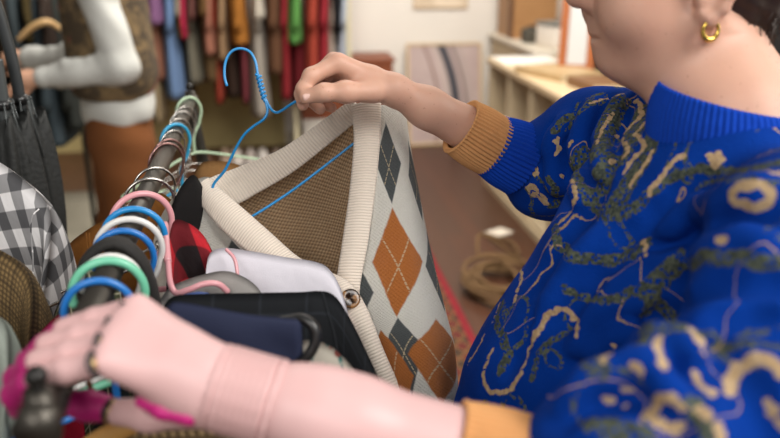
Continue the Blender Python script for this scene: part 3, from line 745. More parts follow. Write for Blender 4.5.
H = [
 (97.5, PALEG, 'pale green hanger at the far end of the near rack', .0300, .0028, -.02),
 (107, STEEL, 'steel wire hanger next to the pale green one at the far end of the rack', .0280, .0016, .05),
 (112, STEEL, 'second steel wire hanger from the far end of the rack', .0270, .0016, -.06),
 (119, STEEL, 'third steel wire hanger from the far end, just behind the sky blue hook', .0275, .0016, .03),
 (124.5, pm('sky_plastic', (40, 160, 206)), 'sky blue plastic hanger behind the rose coloured wire hooks', .0300, .0030, .0),
 (131, STEEL, 'steel wire hanger in front of the sky blue hook', .0270, .0016, .08),
 (140, BRONZE, 'rose metal hanger, farther of a close pair on the rack', .0315, .0022, .02),
 (144, BRONZE, 'rose metal hanger, nearer of a close pair on the rack', .0315, .0022, -.03),
 (168, STEEL, 'thin steel hanger behind the pink hanger, farther one of two', .0290, .0019, .05),
 (179, STEEL, 'thicker steel hanger just behind the pink hanger', .0330, .0023, -.04),
 (194, PINKP, 'pink plastic hanger between the steel hook and the blue hook', .0375, .0040, .02),
 (209, BLUEW, 'bright blue plastic hanger just in front of the pink one', .0350, .0038, -.03),
 (219.5, WHITEP, 'white plastic hanger between two blue hooks', .0360, .0038, .03),
 (231, BLUED, 'deep blue plastic hanger between the white hook and the black strap', .0320, .0036, .0),
 (256, WHITEP, 'thin white metal hanger partly hidden behind the mint hook', .0285, .0032, .0),
 (261, MINT, 'mint green plastic hanger closest to the fist but one', .0345, .0044, .02),
 (281, BLUED, 'deep blue plastic hanger touching the pink knuckles', .0310, .0036, .0),
]
for py, m_, lb, R_, r_, yw in H:
    hanger(py, m_, lb, R_, r_, yaw=yw+(.75 if py < 160 else .35 if py < 200 else .12), bar=m_ is PALEG, wire=m_ in (STEEL,), drop=.115 if r_ > .003 else .10, half=.185, dz=.05, tip=195+random.uniform(-8, 12))

# ------------------------------------------------------------------ garments
def drape(name, ridge, zb, t, mat, label, cat, n=None, fold=.010, group='clothes on the near rack', rows=18, cols=64, seed=1, round_=.35, flare=1.0):
    """a garment hanging from its shoulder line: ridge = world points along the top outline, falling to height zb; closed, with thickness t"""
    rg = cr([tuple(p) for p in ridge], cols)
    d = V(rg[-1]-rg[0]); nn = V(n) if n else V((-d.y, d.x, 0)).normalized(); nn = np.array(nn)
    rnd = random.Random(seed); ph = [rnd.uniform(0, 6) for _ in range(4)]
    L = np.concatenate([[0], np.cumsum(np.linalg.norm(np.diff(rg, axis=0), axis=1))]); c = L/L[-1]
    prof = np.clip(np.minimum(c, 1-c)/.06, 0, 1)**.5
    vs = []; us = []
    for side in (1, -1):
        for i in range(rows):
            w = (i/(rows-1))**1.5
            bulge = math.sqrt(max(0, 1-(1-min(1, w/round_))**2))
            for j in range(cols):
                z = rg[j][2]+(zb-rg[j][2])*w
                hh = max(0.0, rg[j][2]-zb)
                f = fold*min(1, w*3)*(math.sin(L[j]*46+ph[0]+2*w)+.6*math.sin(L[j]*83+ph[1]-3*w)+.5*math.sin(z*31+L[j]*20+ph[2]))
                off = side*t*prof[j]*bulge*(1+.25*w*flare)+f*prof[j]
                p = rg[j]+nn*off; vs.append((p[0], p[1], z)); us.append((L[j], w*hh+(.0 if side > 0 else .003)))
    N_ = rows*cols; fs = []
    for s_ in (0, 1):
        for i in range(rows-1):
            for j in range(cols-1):
                a = s_*N_+i*cols+j; q = (a, a+1, a+cols+1, a+cols); fs.append(q if s_ else q[::-1])
    for j in range(cols-1): fs.append((j, j+1, N_+j+1, N_+j))
    for j in range(cols-1):
        a = (rows-1)*cols+j; fs.append((a, N_+a, N_+a+1, a+1))
    for i in range(rows-1):
        a = i*cols; fs.append((a, a+cols, N_+a+cols, N_+a)); a += cols-1; fs.append((a, N_+a, N_+a+cols, a+cols))
    o = link(name, vs, fs, mat, None, us); tag(o, label, cat, group)
    return o
def seam(o, pts, r, mat, name): return MB().tube(smoothpts(pts, 40), r, 6).build(name, mat, o)

# --- right side of the rail, far to near
BROWNC = cloth('tan_canvas', (150, 112, 70), .1, 700, .95, 20)
drape('jacket', [P(194, 172, 1.29), P(204, 162, 1.27), P(228, 162, 1.27), P(246, 172, 1.28), P(258, 215, 1.28)], .60, .02, BROWNC, 'tan canvas jacket hanging behind the cardigan shoulder', 'jacket', seed=3)
drape('blouse', [P(194, 180, 1.225), P(206, 177, 1.215), P(222, 181, 1.215), P(236, 192, 1.22)], .70, .014, cloth('white_cotton', (226, 222, 216), .04), 'white blouse edge in front of the tan canvas jacket', 'blouse', seed=4)
drape('top', [P(200, 186, 1.185), P(212, 184, 1.18), P(228, 190, 1.18), P(236, 210, 1.18)], .70, .012, cloth('teal_cotton', (52, 96, 88), .15), 'dark teal top showing a sliver behind the cardigan collar', 'top', seed=5)
FELT = cloth('black_wool', (24, 22, 22), .2, 500, .95, 12)
drape('jumper', [P(168, 226, 1.075), P(176, 196, 1.085), P(190, 176, 1.10), P(199, 180, 1.12), P(207, 204, 1.12)], .66, .022, FELT, 'black knitted jumper on the steel hanger left of the cardigan', 'jumper', seed=6)
RED = plaid('red_buffalo_plaid', (178, 26, 38), [(0, 0, .5, (92, 14, 22), .8), (1, 0.1, .5, (92, 14, 22), .8)], .07)
k = N('buffalo_plaid'); uv = k.coord('UV'); mp = k.n('ShaderNodeMapping'); k.l(uv, mp.inputs[0]); mp.inputs['Rotation'].default_value = (0, 0, .45); mp.inputs['Location'].default_value = (.30, .20, 0); mp.inputs['Scale'].default_value = (1/.075,)*3
o_ = k.sep(mp.outputs[0]); a = k.step(k.math('PINGPONG', o_[0], .5), .25, .02); b = k.step(k.math('PINGPONG', o_[1], .5), .25, .02)
k.color(k.mix(b, k.mix(a, lin((192, 32, 44)), lin((104, 16, 26))), k.mix(a, lin((112, 18, 28)), lin((26, 18, 20)))))
k.b.inputs['Roughness'].default_value = .95; k.bump(k.noise(uv, 45, 3), .6, .004)
drape('shirt', [P(166, 300, .965), P(168, 250, .98), P(174, 221, 1.0), P(190, 224, 1.0), P(204, 236, 1.0), P(214, 254, 1.0), P(228, 276, .995), P(236, 300, .99)], .62, .028, k.m, 'red and black buffalo plaid shirt between the steel hanger and the white shirt', 'shirt', seed=8, fold=.006)

WHITES = cloth('white_poplin', (228, 224, 232), .03, 900, .85, 7)
wsh = drape('shirt', [P(206, 275, .985), P(209, 255, .985), P(222, 248, .985), P(250, 251, .985), P(285, 257, .985), P(316, 262, .985), P(330, 270, .985), P(342, 292, .985), P(352, 330, .985)], .62, .02, WHITES, 'plain white shirt hanging in front of the cardigan lapel', 'shirt', seed=9, fold=.004)
seam(wsh, [P(226, 249, .966), P(234, 258, .963), P(237, 270, .960), P(238, 285, .957)], .0022, PINKP, 'piping')
GREY = cloth('grey_jersey', (156, 152, 148), .06, 800, .9, 9)
drape('top', [P(158, 302, .925), P(172, 286, .925), P(198, 276, .925), P(222, 271, .925), P(240, 275, .925), P(258, 288, .925), P(270, 312, .925)], .62, .018, GREY, 'soft grey top on the pink hanger in front of the white shirt', 'top', seed=10, fold=.004)
# pink hanger's end lying over the grey top, with its blue and mustard label ribbon
e = empty('hanger', P(178, 288, .895), 'pink hanger end lying over the grey top', 'hanger', GRP)
MB().tube(smoothpts([P(168, 262, .93), P(170, 282, .915), P(176, 293, .905), P(188, 290, .90), P(204, 284, .90), P(218, 284, .905), P(228, 292, .915)], 40), .0036, 12).build('shoulder_bar', PINKP, e)
MB().tube(smoothpts([P(168, 262, .93), P(166, 240, .955), P(165, 224, .985)], 14), .0042, 12).build('neck', PINKP, e)
tag(MB().tube(smoothpts([P(172, 301, .885), P(184, 297, .88), P(198, 294, .88), P(212, 297, .885), P(222, 306, .89)], 30), [.0028]*30, 8).build('ribbon', plain('blue_ribbon', (52, 74, 128), .6, 0, .1), None), 'narrow navy ribbon lying along the neckline of the grey top', 'ribbon')

BLK = plaid('black_windowpane', (30, 32, 35), [(0, 0, .05, (48, 52, 58), .6), (1, 0, .05, (48, 52, 58), .6)], .05)
bj = drape('jacket', [P(158, 322, .85), P(170, 298, .85), P(200, 294, .855), P(250, 293, .86), P(300, 292, .865), P(322, 291, .868), P(336, 297, .87), P(352, 322, .872), P(368, 355, .873), P(386, 394, .873), P(400, 430, .873), P(410, 470, .873)], .58, .022, BLK, 'black suit jacket whose sloping shoulder hides the cardigan button band', 'jacket', seed=11, fold=.003)
seam(bj, [P(322, 291.5, .845), P(327, 310, .838), P(334, 335, .832), P(338, 360, .83)], .0016, BLK, 'shoulder_seam')
# floral garment below, navy trousers over a round-ended black hanger
k = N('floral_print'); v = k.coord(); k.b.inputs['Roughness'].default_value = .9
vo = k.n('ShaderNodeTexVoronoi', feature='DISTANCE_TO_EDGE'); mp = k.n('ShaderNodeMapping'); k.l(v, mp.inputs[0]); mp.inputs['Scale'].default_value = (110, 110, 34); mp.inputs['Rotation'].default_value = (0, .5, .3); k.l(mp.outputs[0], vo.inputs['Vector']); vo.inputs['Scale'].default_value = 1
m1 = k.step(k.noise(mp.outputs[0], .8, 2), .56, .03); m2 = k.step(k.noise(v, 38, 2), .66, .02)
c_ = k.mix(m1, lin((196, 190, 176)), lin((70, 122, 118))); k.color(k.mix(m2, c_, lin((150, 84, 76))))
drape('blouse', [P(276, 352, .775), P(290, 343, .775), P(312, 340, .775), P(330, 346, .777), P(344, 358, .778), P(362, 380, .78), P(376, 404, .78), P(384, 425, .78)], .62, .012, k.m, 'off white blouse printed with teal leaves below the black hanger ring', 'blouse', seed=12, fold=.003)
NAVY = cloth('navy_twill', (36, 42, 66), .08, 900, .8, 6)
nt = drape('trousers', [P(150, 330, .735), P(168, 306, .735), P(178, 302, .735), P(215, 308, .74), P(255, 315, .745), P(286, 318, .75), P(299, 319, .752), P(302, 324, .752)], 1.14, .011, NAVY, 'navy trousers folded over the black hanger beside the pink forearm', 'trousers', seed=13, fold=.004, rows=14)
for v_ in nt.data.vertices: pass
e = empty('hanger', P(300, 340, .752), 'black plastic hanger with a round loop end under the navy trousers', 'hanger', GRP)
lp = smoothpts([P(200, 322, .745), P(250, 326, .750), P(280, 322, .755), P(296, 319, .757), P(301, 318.5, .755), P(310, 323, .752), P(316, 333, .752), P(314, 346, .752), P(306, 358, .752), P(296, 366, .756), P(284, 370, .765), P(240, 368, .768)], 60)
MB().tube(lp, [.0052]*60, 12).build('trouser_bar', BLACKP, e)

# --- left side of the rail
CORD = cloth('brown_corduroy', (126, 80, 34), .15, 260, .95, 14)
bc = drape('jacket', [P(172, 200, 1.20), P(160, 193, 1.20), P(140, 200, 1.20), P(110, 216, 1.195), P(84, 232, 1.19), P(68, 246, 1.185), P(60, 268, 1.18), P(57, 300, 1.18)], .55, .034, CORD, 'brown corduroy jacket hanging left of the rail behind the gingham shirt', 'jacket', seed=21, fold=.006)
for q in (0, 1): seam(bc, [P(86+q*3, 233, 1.15), P(88+q*3, 250, 1.142), P(93+q*3, 266, 1.138), P(101+q*3, 282, 1.135)], .0014, CORD, 'sleeve_seam')
GPL = plaid('green_tartan', (78, 82, 60), [(0, 0, .3, (34, 44, 58), .7), (1, 0, .3, (34, 44, 58), .7), (0, .4, .06, (190, 186, 160), .8), (1, .4, .06, (190, 186, 160), .8)], .035)
drape('shirt', [P(118, 262, .965), P(104, 262, .965), P(86, 270, .965), P(70, 286, .963), P(58, 304, .96), P(50, 330, .955), P(46, 360, .95)], .58, .02, GPL, 'dark green tartan shirt tucked between the corduroy jacket and the fist', 'shirt', seed=22, fold=.004)
drape('cardigan', [P(66, 318, .88), P(60, 314, .88), P(52, 320, .88), P(42, 330, .875), P(30, 345, .87), P(22, 372, .865), P(16, 410, .86)], .58, .018, cloth('crimson_knit', (150, 18, 44), .12, 400, .95, 12), 'crimson knitted garment peeking out left of the pink fingers', 'cardigan', seed=23, fold=.004)

# black padded strap looped over the rail behind the mint hook
ys = rail_y(259); st = MB(); R_ = RR+.026
pts = [V((RX-.044, ys, RZ-.16)), V((RX-.043, ys, RZ-.08)), V((RX-.038, ys, RZ-.020)), V((RX-.024, ys, RZ+.007)), V((RX, ys, RZ+RR+.006)), V((RX+.020, ys, RZ+.006)), V((RX+.032, ys, RZ-.024)), V((RX+.037, ys, RZ-.08)), V((RX+.038, ys, RZ-.16))]
pts = smoothpts(pts, 40); vs = []; fs = []
for i, p in enumerate(pts):
    tgt = (pts[min(i+1, 39)]-pts[max(i-1, 0)]).normalized(); nr = V((-tgt.z, 0, tgt.x))
    for a in np.linspace(0, 2*pi, 14, endpoint=False): vs.append(p+nr*.0055*math.copysign(abs(math.sin(a))**.7, math.sin(a))+V((0, .0105*math.copysign(abs(math.cos(a))**.6, math.cos(a)), 0)))
fs = [(i*14+j, i*14+(j+1) % 14, (i+1)*14+(j+1) % 14, (i+1)*14+j) for i in range(39) for j in range(14)]+[tuple(range(14))[::-1], tuple(39*14+j for j in range(14))]
tag(link('strap', vs, fs, plain('black_webbing', (36, 34, 32), .75, 0, .1, 200, 400, .001)), 'wide black padded strap looped over the rail behind the mint hanger', 'strap')

# --- second rack at the left edge: gingham shirt, tweed jacket, umbrellas
QX, QZ = -.545, 1.285
e = empty('clothes_rack', (QX, .95, 0), 'second clothes rack at the left edge carrying the gingham shirt and the umbrellas', 'clothes rack')
for z_ in (QZ, 1.60): MB().tube([(QX, .42, z_), (QX, 1.46, z_)], .012, 16).build('rail', GUN, e)
for y in (.42, 1.46):
    MB().tube([(QX, y, 1.61), (QX, y, .04)], .014, 16).build('post', GUN, e)
    MB().tube([(QX-.22, y, .03), (QX+.22, y, .03)], .014, 12).build('foot', GUN, e)
GING = gingham('grey_gingham', (226, 224, 224), (146, 145, 146), (84, 84, 86), .0205, .62)
gs = drape('shirt', [P(-145, 172, 1.09), P(-85, 160, 1.09), P(-35, 156, 1.09), P(-7, 159, 1.088), P(19, 176, 1.086), P(39, 194, 1.083), P(48, 206, 1.08), P(51, 222, 1.078), P(50, 250, 1.075), P(45, 290, 1.07), P(35, 330, 1.065), P(29, 380, 1.06)], .60, .036, GING, 'grey and white gingham shirt shoulder at the left edge', 'shirt', seed=31, fold=.004)
seam(gs, [P(45, 203, 1.060), P(39, 209, 1.05), P(32, 217, 1.043), P(31, 235, 1.040), P(33, 262, 1.038), P(32, 300, 1.035)][1:], .0011, GING, 'armhole_seam')
k = N('brown_tweed'); uv = k.coord('UV'); o_ = k.sep(uv); k.b.inputs['Roughness'].default_value = .95
wv = k.math('MULTIPLY', k.math('PINGPONG', k.math('MULTIPLY', o_[0], 180), .5), k.math('PINGPONG', k.math('MULTIPLY', o_[1], 180), .5))
bigc = k.math('LESS_THAN', k.math('MINIMUM', k.math('FRACT', k.math('MULTIPLY', o_[0], 40)), k.math('FRACT', k.math('MULTIPLY', o_[1], 40))), .12)
cc_ = k.mix(k.math('MULTIPLY', wv, 6, clamp=True), lin((74, 58, 34)), lin((138, 112, 72)))
k.color(k.mix(k.math('MULTIPLY', bigc, .5), cc_, lin((52, 40, 26)))); k.bump(k.noise(uv, 700, 2), .6, .002)
drape('jacket', [P(-150, 262, .90), P(-80, 244, .90), P(-30, 240, .90), P(0, 250, .90), P(20, 263, .898), P(30, 278, .895), P(33, 300, .89), P(31, 340, .885), P(24, 400, .88), P(20, 450, .88)], .58, .034, k.m, 'brown checked tweed jacket shoulder in the lower left corner', 'jacket', seed=32, fold=.004)
drape('blouse', [P(-150, 320, .78), P(-60, 305, .78), P(-20, 308, .78), P(0, 318, .78), P(8, 335, .778), P(9, 370, .775), P(6, 420, .77)], .58, .03, cloth('sage_cotton', (150, 158, 148), .06, 700, .9, 9), 'pale sage green blouse at the very left edge in front of the tweed', 'blouse', seed=33, fold=.003)

SH2 = plain('umbrella_handle_grey', (84, 88, 88), .4, .4, .03)
UMB = cloth('umbrella_nylon', (46, 47, 46), .08, 200, .6, 30)
def umbrella(base, label, crook, shaft_mat, r_sh, seed, cr_=.055):
    """base: shaft point where the rib tips gather; the folded canopy hangs below"""
    b = V(base); e = empty('umbrella', b-V((0, 0, .62)), label, 'umbrella', 'umbrellas at the left edge')
    zt = b.z
    if crook:
        pts = [b+V((0, 0, -.03)), b+V((-.002, 0, .04)), b+V((-.008, 0, .10))]
        top = 1.60+.012+r_sh; cx_ = QX-b.x
        pts += [b+V((-.022, 0, .17)), V((QX+.045, b.y, top-.045)), V((QX, b.y, top+.002)), V((QX-.045, b.y, top-.045)), V((QX-.05, b.y, top-.10))]
    else:
        pts = [b+V((0, 0, -.03)), b+V((0, 0, .03)), b+V((0, 0, .065)), b+V((0, 0, .068))]
    MB().tube(smoothpts(pts, 40), r_sh, 16).build('handle', shaft_mat, e)
    MB().tube([b+V((0, 0, -.012)), b+V((0, 0, .004))], r_sh*1.25, 16).build('collar', BLACKP, e)
    MB().tube([b+V((0, 0, -.02)), b+V((0, 0, -.66))], .005, 8).build('shaft', STEEL, e)
    rnd = random.Random(seed); n = 10; vs = []; fs = []; rows = 26; seg = 120
    for i in range(rows):
        t = i/(rows-1); z = -.035-.56*t
        R0 = .016+.030*math.sin(pi*min(1, t*1.25+.10))**.8*(1-.55*t)
        for j in range(seg):
            a = 2*pi*j/seg
            r = R0*(1+.22*math.sin(n*a/2+1.6*math.sin(2.2*t+seed)+5*t)+.10*math.sin(n*a+7*t))
            vs.append(b+V((r*math.cos(a), r*math.sin(a), z+.018*math.sin(n*a/2)*(1-t)**3)))
    fs = [(i*seg+j, i*seg+(j+1) % seg, (i+1)*seg+(j+1) % seg, (i+1)*seg+j) for i in range(rows-1) for j in range(seg)]+[tuple(range(seg))[::-1], tuple((rows-1)*seg+j for j in range(seg))]
    link('canopy', vs, fs, UMB, e)
    for q in range(8):
        a = 2*pi*q/8+seed; d = V((math.cos(a), math.sin(a), 0))
        MB().tube([b+d*.016+V((0, 0, -.004)), b+d*.020+V((0, 0, -.03)), b+d*.035+V((0, 0, -.10))], .0016, 6).ball(b+d*.016+V((0, 0, -.002)), .0026, seg=8, ring=6).build('rib_tip', SH2, e)
    return e
SH1 = plain('umbrella_handle', (52, 55, 56), .42, .2, .03)
ub = P(20, 97, 1.34)
umbrella(ub, 'folded black umbrella with a curved dark handle at the left edge', True, SH1, .0095, 1)
u2 = P(2, 102, 1.30)
e = umbrella(u2, 'second folded black umbrella with a short grey straight handle, left of the curved one', False, SH2, .0115, 2)
MB().tube(smoothpts([V(u2)+V((0, 0, .062)), V(u2).lerp(V((QX, u2.y, 1.60)), .5)+V((.02, 0, .03)), V((QX+.014, u2.y, 1.60)), V((QX, u2.y, 1.617)), V((QX-.014, u2.y, 1.60)), V(u2).lerp(V((QX, u2.y, 1.60)), .4)+V((-.03, 0, .01)), V(u2)+V((-.004, 0, .060))], 40), .0025, 8).build('wrist_strap', BLACKP, e)

# woven straw bag with a yellow wooden handle, hung on the near end of the rail
k = N('straw_weave'); v = k.coord(); o_ = k.sep(v); k.b.inputs['Roughness'].default_value = .8
h_ = k.math('ADD', o_[0], k.math('MULTIPLY', o_[1], .5))
u_ = k.math('ADD', k.math('MULTIPLY', h_, 130), k.math('MULTIPLY', k.math('FLOOR', k.math('MULTIPLY', o_[2], 130)), .5))
wv = k.math('MULTIPLY', k.math('ABSOLUTE', k.math('SINE', k.math('MULTIPLY', u_, pi))), k.math('ABSOLUTE', k.math('SINE', k.math('MULTIPLY', o_[2], 130*pi))))
k.color(k.mix(wv, lin((86, 66, 42)), lin((188, 160, 116)))); k.bump(wv, .9, .004)
bag = drape('straw_bag', [P(118, 470, .690), P(122, 436, .690), P(140, 424, .690), P(180, 421, .692), P(225, 424, .694), P(246, 440, .696), P(250, 470, .696)], .86, .016, k.m, 'woven straw bag with a yellow wooden handle below the prosthetic hand', 'bag', seed=41, fold=.001)
yw = wood('yellow_wood', (206, 150, 76), (232, 184, 108), 5, (5, 5, 5))
MB().tube(smoothpts([P(84, 452, .672), P(100, 440, .671), P(126, 427, .670), P(152, 415, .669)], 24), [.0090]*20+[.0086, .0075, .0055, .003], 14).build('wooden_handle', yw, bag)['label'] = 'yellow wooden handle'
by_ = P(170, 430, .69).y; bx_ = P(170, 430, .69).x
MB().tube(smoothpts([P(150, 425, .69), V((RX+.010, by_, RZ-.04)), V((RX+.017, by_, RZ+.004)), V((RX, by_, RZ+RR+.003)), V((RX-.017, by_, RZ+.004)), V((RX-.012, by_, RZ-.04)), P(140, 428, .69)], 40), .0025, 8).build('strap', plain('tan_leather', (140, 100, 60), .6, 0, .05), bag)

# ------------------------------------------------------------------ the argyle cardigan lifted on a blue wire hanger
D0 = .05
def rows_to_grid(rows, R, C):
    """rows of 3-D (plus u, v) control points -> smooth R x C grid"""
    a = np.stack([cr(r, C) if len(r) > 1 else np.repeat(np.array([r[0]]), C, 0) for r in rows])
    out = np.zeros((R, C, a.shape[2]))
    for j in range(C): out[:, j] = cr(a[:, j], R)
    return out
def pt(px, py, d, u=0, v=0): q = P(px, py, d+D0); return (q.x, q.y, q.z, u, v)
root = empty('cardigan', P(330, 300, 1.05), 'fuzzy argyle cardigan with cream ribbing held up on the blue wire hanger', 'cardigan')
def ribbed(name, rgb, per, amp=.5, rgb2=None):
    k = N(name); uv = k.coord('UV'); o_ = k.sep(uv); k.b.inputs['Roughness'].default_value = .95; k.b.inputs['Sheen Weight'].default_value = .25
    f = k.math('ABSOLUTE', k.math('SINE', k.math('MULTIPLY', o_[0], pi/per)))
    c = lin(rgb); c2 = lin(rgb2) if rgb2 else tuple(x*.82 for x in c)
    k.color(k.mix(f, c2, k.mix(k.noise(uv, 900, 2), tuple(x*.93 for x in c), c)))
    k.bump(k.math('ADD', f, k.math('MULTIPLY', k.noise(uv, 1200, 2), .35)), amp, .0022)
    return k.m
RIB = ribbed('cream_rib', (234, 220, 204), .0047)
RIBS = ribbed('cream_rib_fine', (236, 222, 206), .0040)
# inside of the back
k = N('brown_waffle_knit'); uv = k.coord('UV'); o_ = k.sep(uv); k.b.inputs['Roughness'].default_value = .95
a = k.math('SINE', k.math('MULTIPLY', o_[0], pi/.0042)); b = k.math('SINE', k.math('MULTIPLY', o_[1], pi/.0032))
f = k.math('ADD', k.math('MULTIPLY', k.math('MULTIPLY', a, b), .5), .5)
nz = k.noise(uv, 160, 2)
cc_ = k.mix(f, lin((108, 82, 58)), k.mix(nz, lin((188, 146, 102)), lin((222, 196, 160))))
k.color(k.mix(k.math('MULTIPLY', k.noise(uv, 14, 2), .35), cc_, lin((120, 104, 84)))); k.bump(f, .8, .002)
WAF = k.m
back = rows_to_grid([
 [pt(210, 186, 1.115), pt(252, 182, 1.150), pt(300, 152, 1.150), pt(360, 108, 1.10)],
 [pt(222, 225, 1.125), pt(262, 222, 1.17), pt(315, 202, 1.17), pt(368, 160, 1.095)],
 [pt(240, 268, 1.10), pt(280, 262, 1.15), pt(328, 250, 1.155), pt(372, 225, 1.09)],
 [pt(262, 310, 1.08), pt(300, 305, 1.13), pt(345, 298, 1.14), pt(392, 285, 1.08)],
 [pt(285, 360, 1.06), pt(325, 358, 1.11), pt(370, 355, 1.12), pt(425, 345, 1.06)],
 [pt(300, 430, 1.04), pt(345, 430, 1.09), pt(390, 430, 1.10), pt(448, 425, 1.03)]], 60, 48)
sheet('back_panel', back[:, :, :3], WAF, root, .004)
# argyle right front, wrapping round to the side
def dia(k, o_, cu, cv, hu, hv, skew=0.0):
    du = k.math('DIVIDE', k.math('ABSOLUTE', k.math('SUBTRACT', o_[0], k.math('ADD', k.math('MULTIPLY', k.math('SUBTRACT', o_[1], cv), skew), cu))), hu)
    dv = k.math('DIVIDE', k.math('ABSOLUTE', k.math('SUBTRACT', o_[1], cv)), hv)
    return k.math('ADD', du, dv)
k = N('argyle_mohair'); uv = k.coord('UV'); o_ = k.sep(uv); k.b.inputs['Roughness'].default_value = 1.0; k.b.inputs['Sheen Weight'].default_value = .12
wob = k.math('MULTIPLY', k.math('SUBTRACT', k.noise(uv, 9, 3), .5), .10)
cur = k.mix(k.noise(uv, 55, 3, .7), lin((222, 218, 206)), lin((246, 243, 234)))
orange = k.mix(k.noise(uv, 40, 3, .7), lin((168, 88, 22)), lin((208, 126, 50))); char = k.mix(k.noise(uv, 40, 3, .7), lin((50, 56, 58)), lin((92, 98, 98)))
lines = None
DS = [(0, 0, .27, .41, 'c'), (0, 1, .5, .55, 'o'), (.02, 2.02, .40, .46, 'c'), (0, 3, .5, .55, 'o'), (-1, 1.28, .5, .42, 'c'), (-.42, 2.28, .56, .52, 'o'), (.62, 2.08, .52, .50, 'o'), (.9, 1.05, .34, .46, 'c'), (.75, .1, .30, .42, 'c'),
      (1.7, 1, .4, .5, 'o'), (1.7, 2, .3, .4, 'c'), (1.7, 0, .4, .5, 'o'), (-1, .1, .4, .5, 'o'), (.62, 3.0, .34, .4, 'c'), (-.5, 3.2, .34, .4, 'c')]
for cu, cv, hu, hv, ty in DS:
    d = k.math('ADD', dia(k, o_, cu, cv, hu, hv), wob)
    cur = k.mix(k.math('SUBTRACT', 1.0, k.step(d, 1.0, .05)), cur, orange if ty == 'o' else char)
    # thin cream cross lines
    inside = k.math('LESS_THAN', d, .96)
    for sgn in (1, -1):
        e1 = k.math('ADD', k.math('DIVIDE', k.math('SUBTRACT', o_[0], cu), hu), k.math('MULTIPLY', k.math('DIVIDE', k.math('SUBTRACT', o_[1], cv+.05), hv), sgn))
        ln = k.math('LESS_THAN', k.math('ABSOLUTE', k.math('ADD', e1, k.math('MULTIPLY', wob, .3))), .036)
        dash = k.math('GREATER_THAN', k.math('FRACT', k.math('MULTIPLY', o_[1], 22)), .22)
        cur = k.mix(k.math('MULTIPLY', k.math('MULTIPLY', ln, inside), k.math('MULTIPLY', dash, .7)), cur, lin((216, 196, 160)))
k.color(cur)
st_ = k.math('MULTIPLY', k.math('SINE', k.math('MULTIPLY', o_[0], 70)), k.math('SINE', k.math('MULTIPLY', o_[1], 160)))
k.bump(k.math('ADD', k.math('MULTIPLY', st_, .25), k.noise(uv, 130, 3, .8)), .9, .003)
ARG = k.m
front = rows_to_grid([
 [pt(372, 107, 1.075, -.35, -.62), pt(384, 106, 1.075, 0, -.62), pt(396, 107, 1.085, .4, -.62), pt(404, 112, 1.11, .9, -.6), pt(402, 114, 1.15, 1.6, -.6)],
 [pt(371, 135, 1.055, -.38, -.3), pt(386, 133, 1.05, 0, -.3), pt(401, 137, 1.065, .45, -.3), pt(409, 146, 1.11, 1.0, -.3), pt(404, 150, 1.16, 1.7, -.3)],
 [pt(368, 163, 1.035, -.45, 0), pt(388, 163, 1.03, 0, 0), pt(405, 166, 1.045, .42, 0), pt(414, 174, 1.10, .95, 0), pt(408, 178, 1.16, 1.7, 0)],
 [pt(362, 215, 1.015, -.62, .5), pt(393, 214, 1.005, 0, .5), pt(413, 216, 1.02, .5, .5), pt(423, 222, 1.08, 1.0, .5), pt(415, 226, 1.15, 1.8, .5)],
 [pt(352, 263, 1.005, -.92, 1), pt(398, 262, .985, 0, 1), pt(421, 262, 1.0, .5, 1), pt(433, 266, 1.06, .98, 1), pt(424, 270, 1.14, 1.8, 1)],
 [pt(352, 315, .985, -1.1, 1.52), pt(397, 314, .965, 0, 1.5), pt(428, 312, .98, .52, 1.5), pt(444, 312, 1.05, 1.0, 1.5), pt(434, 314, 1.13, 1.8, 1.5)],
 [pt(370, 352, .97, -.9, 2.02), pt(402, 346, .95, 0, 2), pt(436, 352, .965, .6, 2), pt(453, 350, 1.04, 1.0, 2), pt(446, 352, 1.12, 1.8, 2)],
 [pt(395, 400, .95, -.72, 2.55), pt(412, 398, .94, 0, 2.5), pt(440, 399, .95, .62, 2.5), pt(457, 398, 1.03, 1.0, 2.5), pt(450, 400, 1.11, 1.8, 2.5)],
 [pt(410, 455, .94, -.7, 3.1), pt(420, 455, .93, 0, 3.1), pt(446, 455, .94, .6, 3.1), pt(458, 455, 1.02, 1.0, 3.1), pt(450, 455, 1.10, 1.8, 3.1)]], 110, 60)
pz = np.sin(front[:, :, 4]*5+front[:, :, 3]*3)*.002
sheet('front_panel', front[:, :, :3]+np.stack([pz*0, pz, pz*0], 2), ARG, root, .005, front[:, :, 3:5])
# left front panel (mostly behind the white shirt): cream with a charcoal corner
lf = rows_to_grid([
 [pt(196, 196, 1.085, 1.5, 0), pt(206, 200, 1.07, 1.2, 0), pt(222, 218, 1.07, .9, .05)],
 [pt(188, 222, 1.08, 1.5, .45), pt(208, 225, 1.06, 1.25, .45), pt(240, 240, 1.06, .72, .5)],
 [pt(184, 250, 1.07, 1.5, .8), pt(215, 252, 1.05, 1.2, .8), pt(262, 262, 1.045, .62, .85)],
 [pt(190, 300, 1.05, 1.5, 1.4), pt(240, 302, 1.02, 1.1, 1.4), pt(330, 305, 1.01, .4, 1.4)],
 [pt(210, 360, 1.03, 1.5, 2.1), pt(290, 362, 1.0, .9, 2.1), pt(376, 362, .985, .2, 2.1)],
 [pt(240, 440, 1.0, 1.5, 3), pt(320, 440, .98, .9, 3), pt(408, 430, .965, 0, 3)]], 60, 40)
sheet('front_panel', lf[:, :, :3], ARG, root, .005, lf[:, :, 3:5])
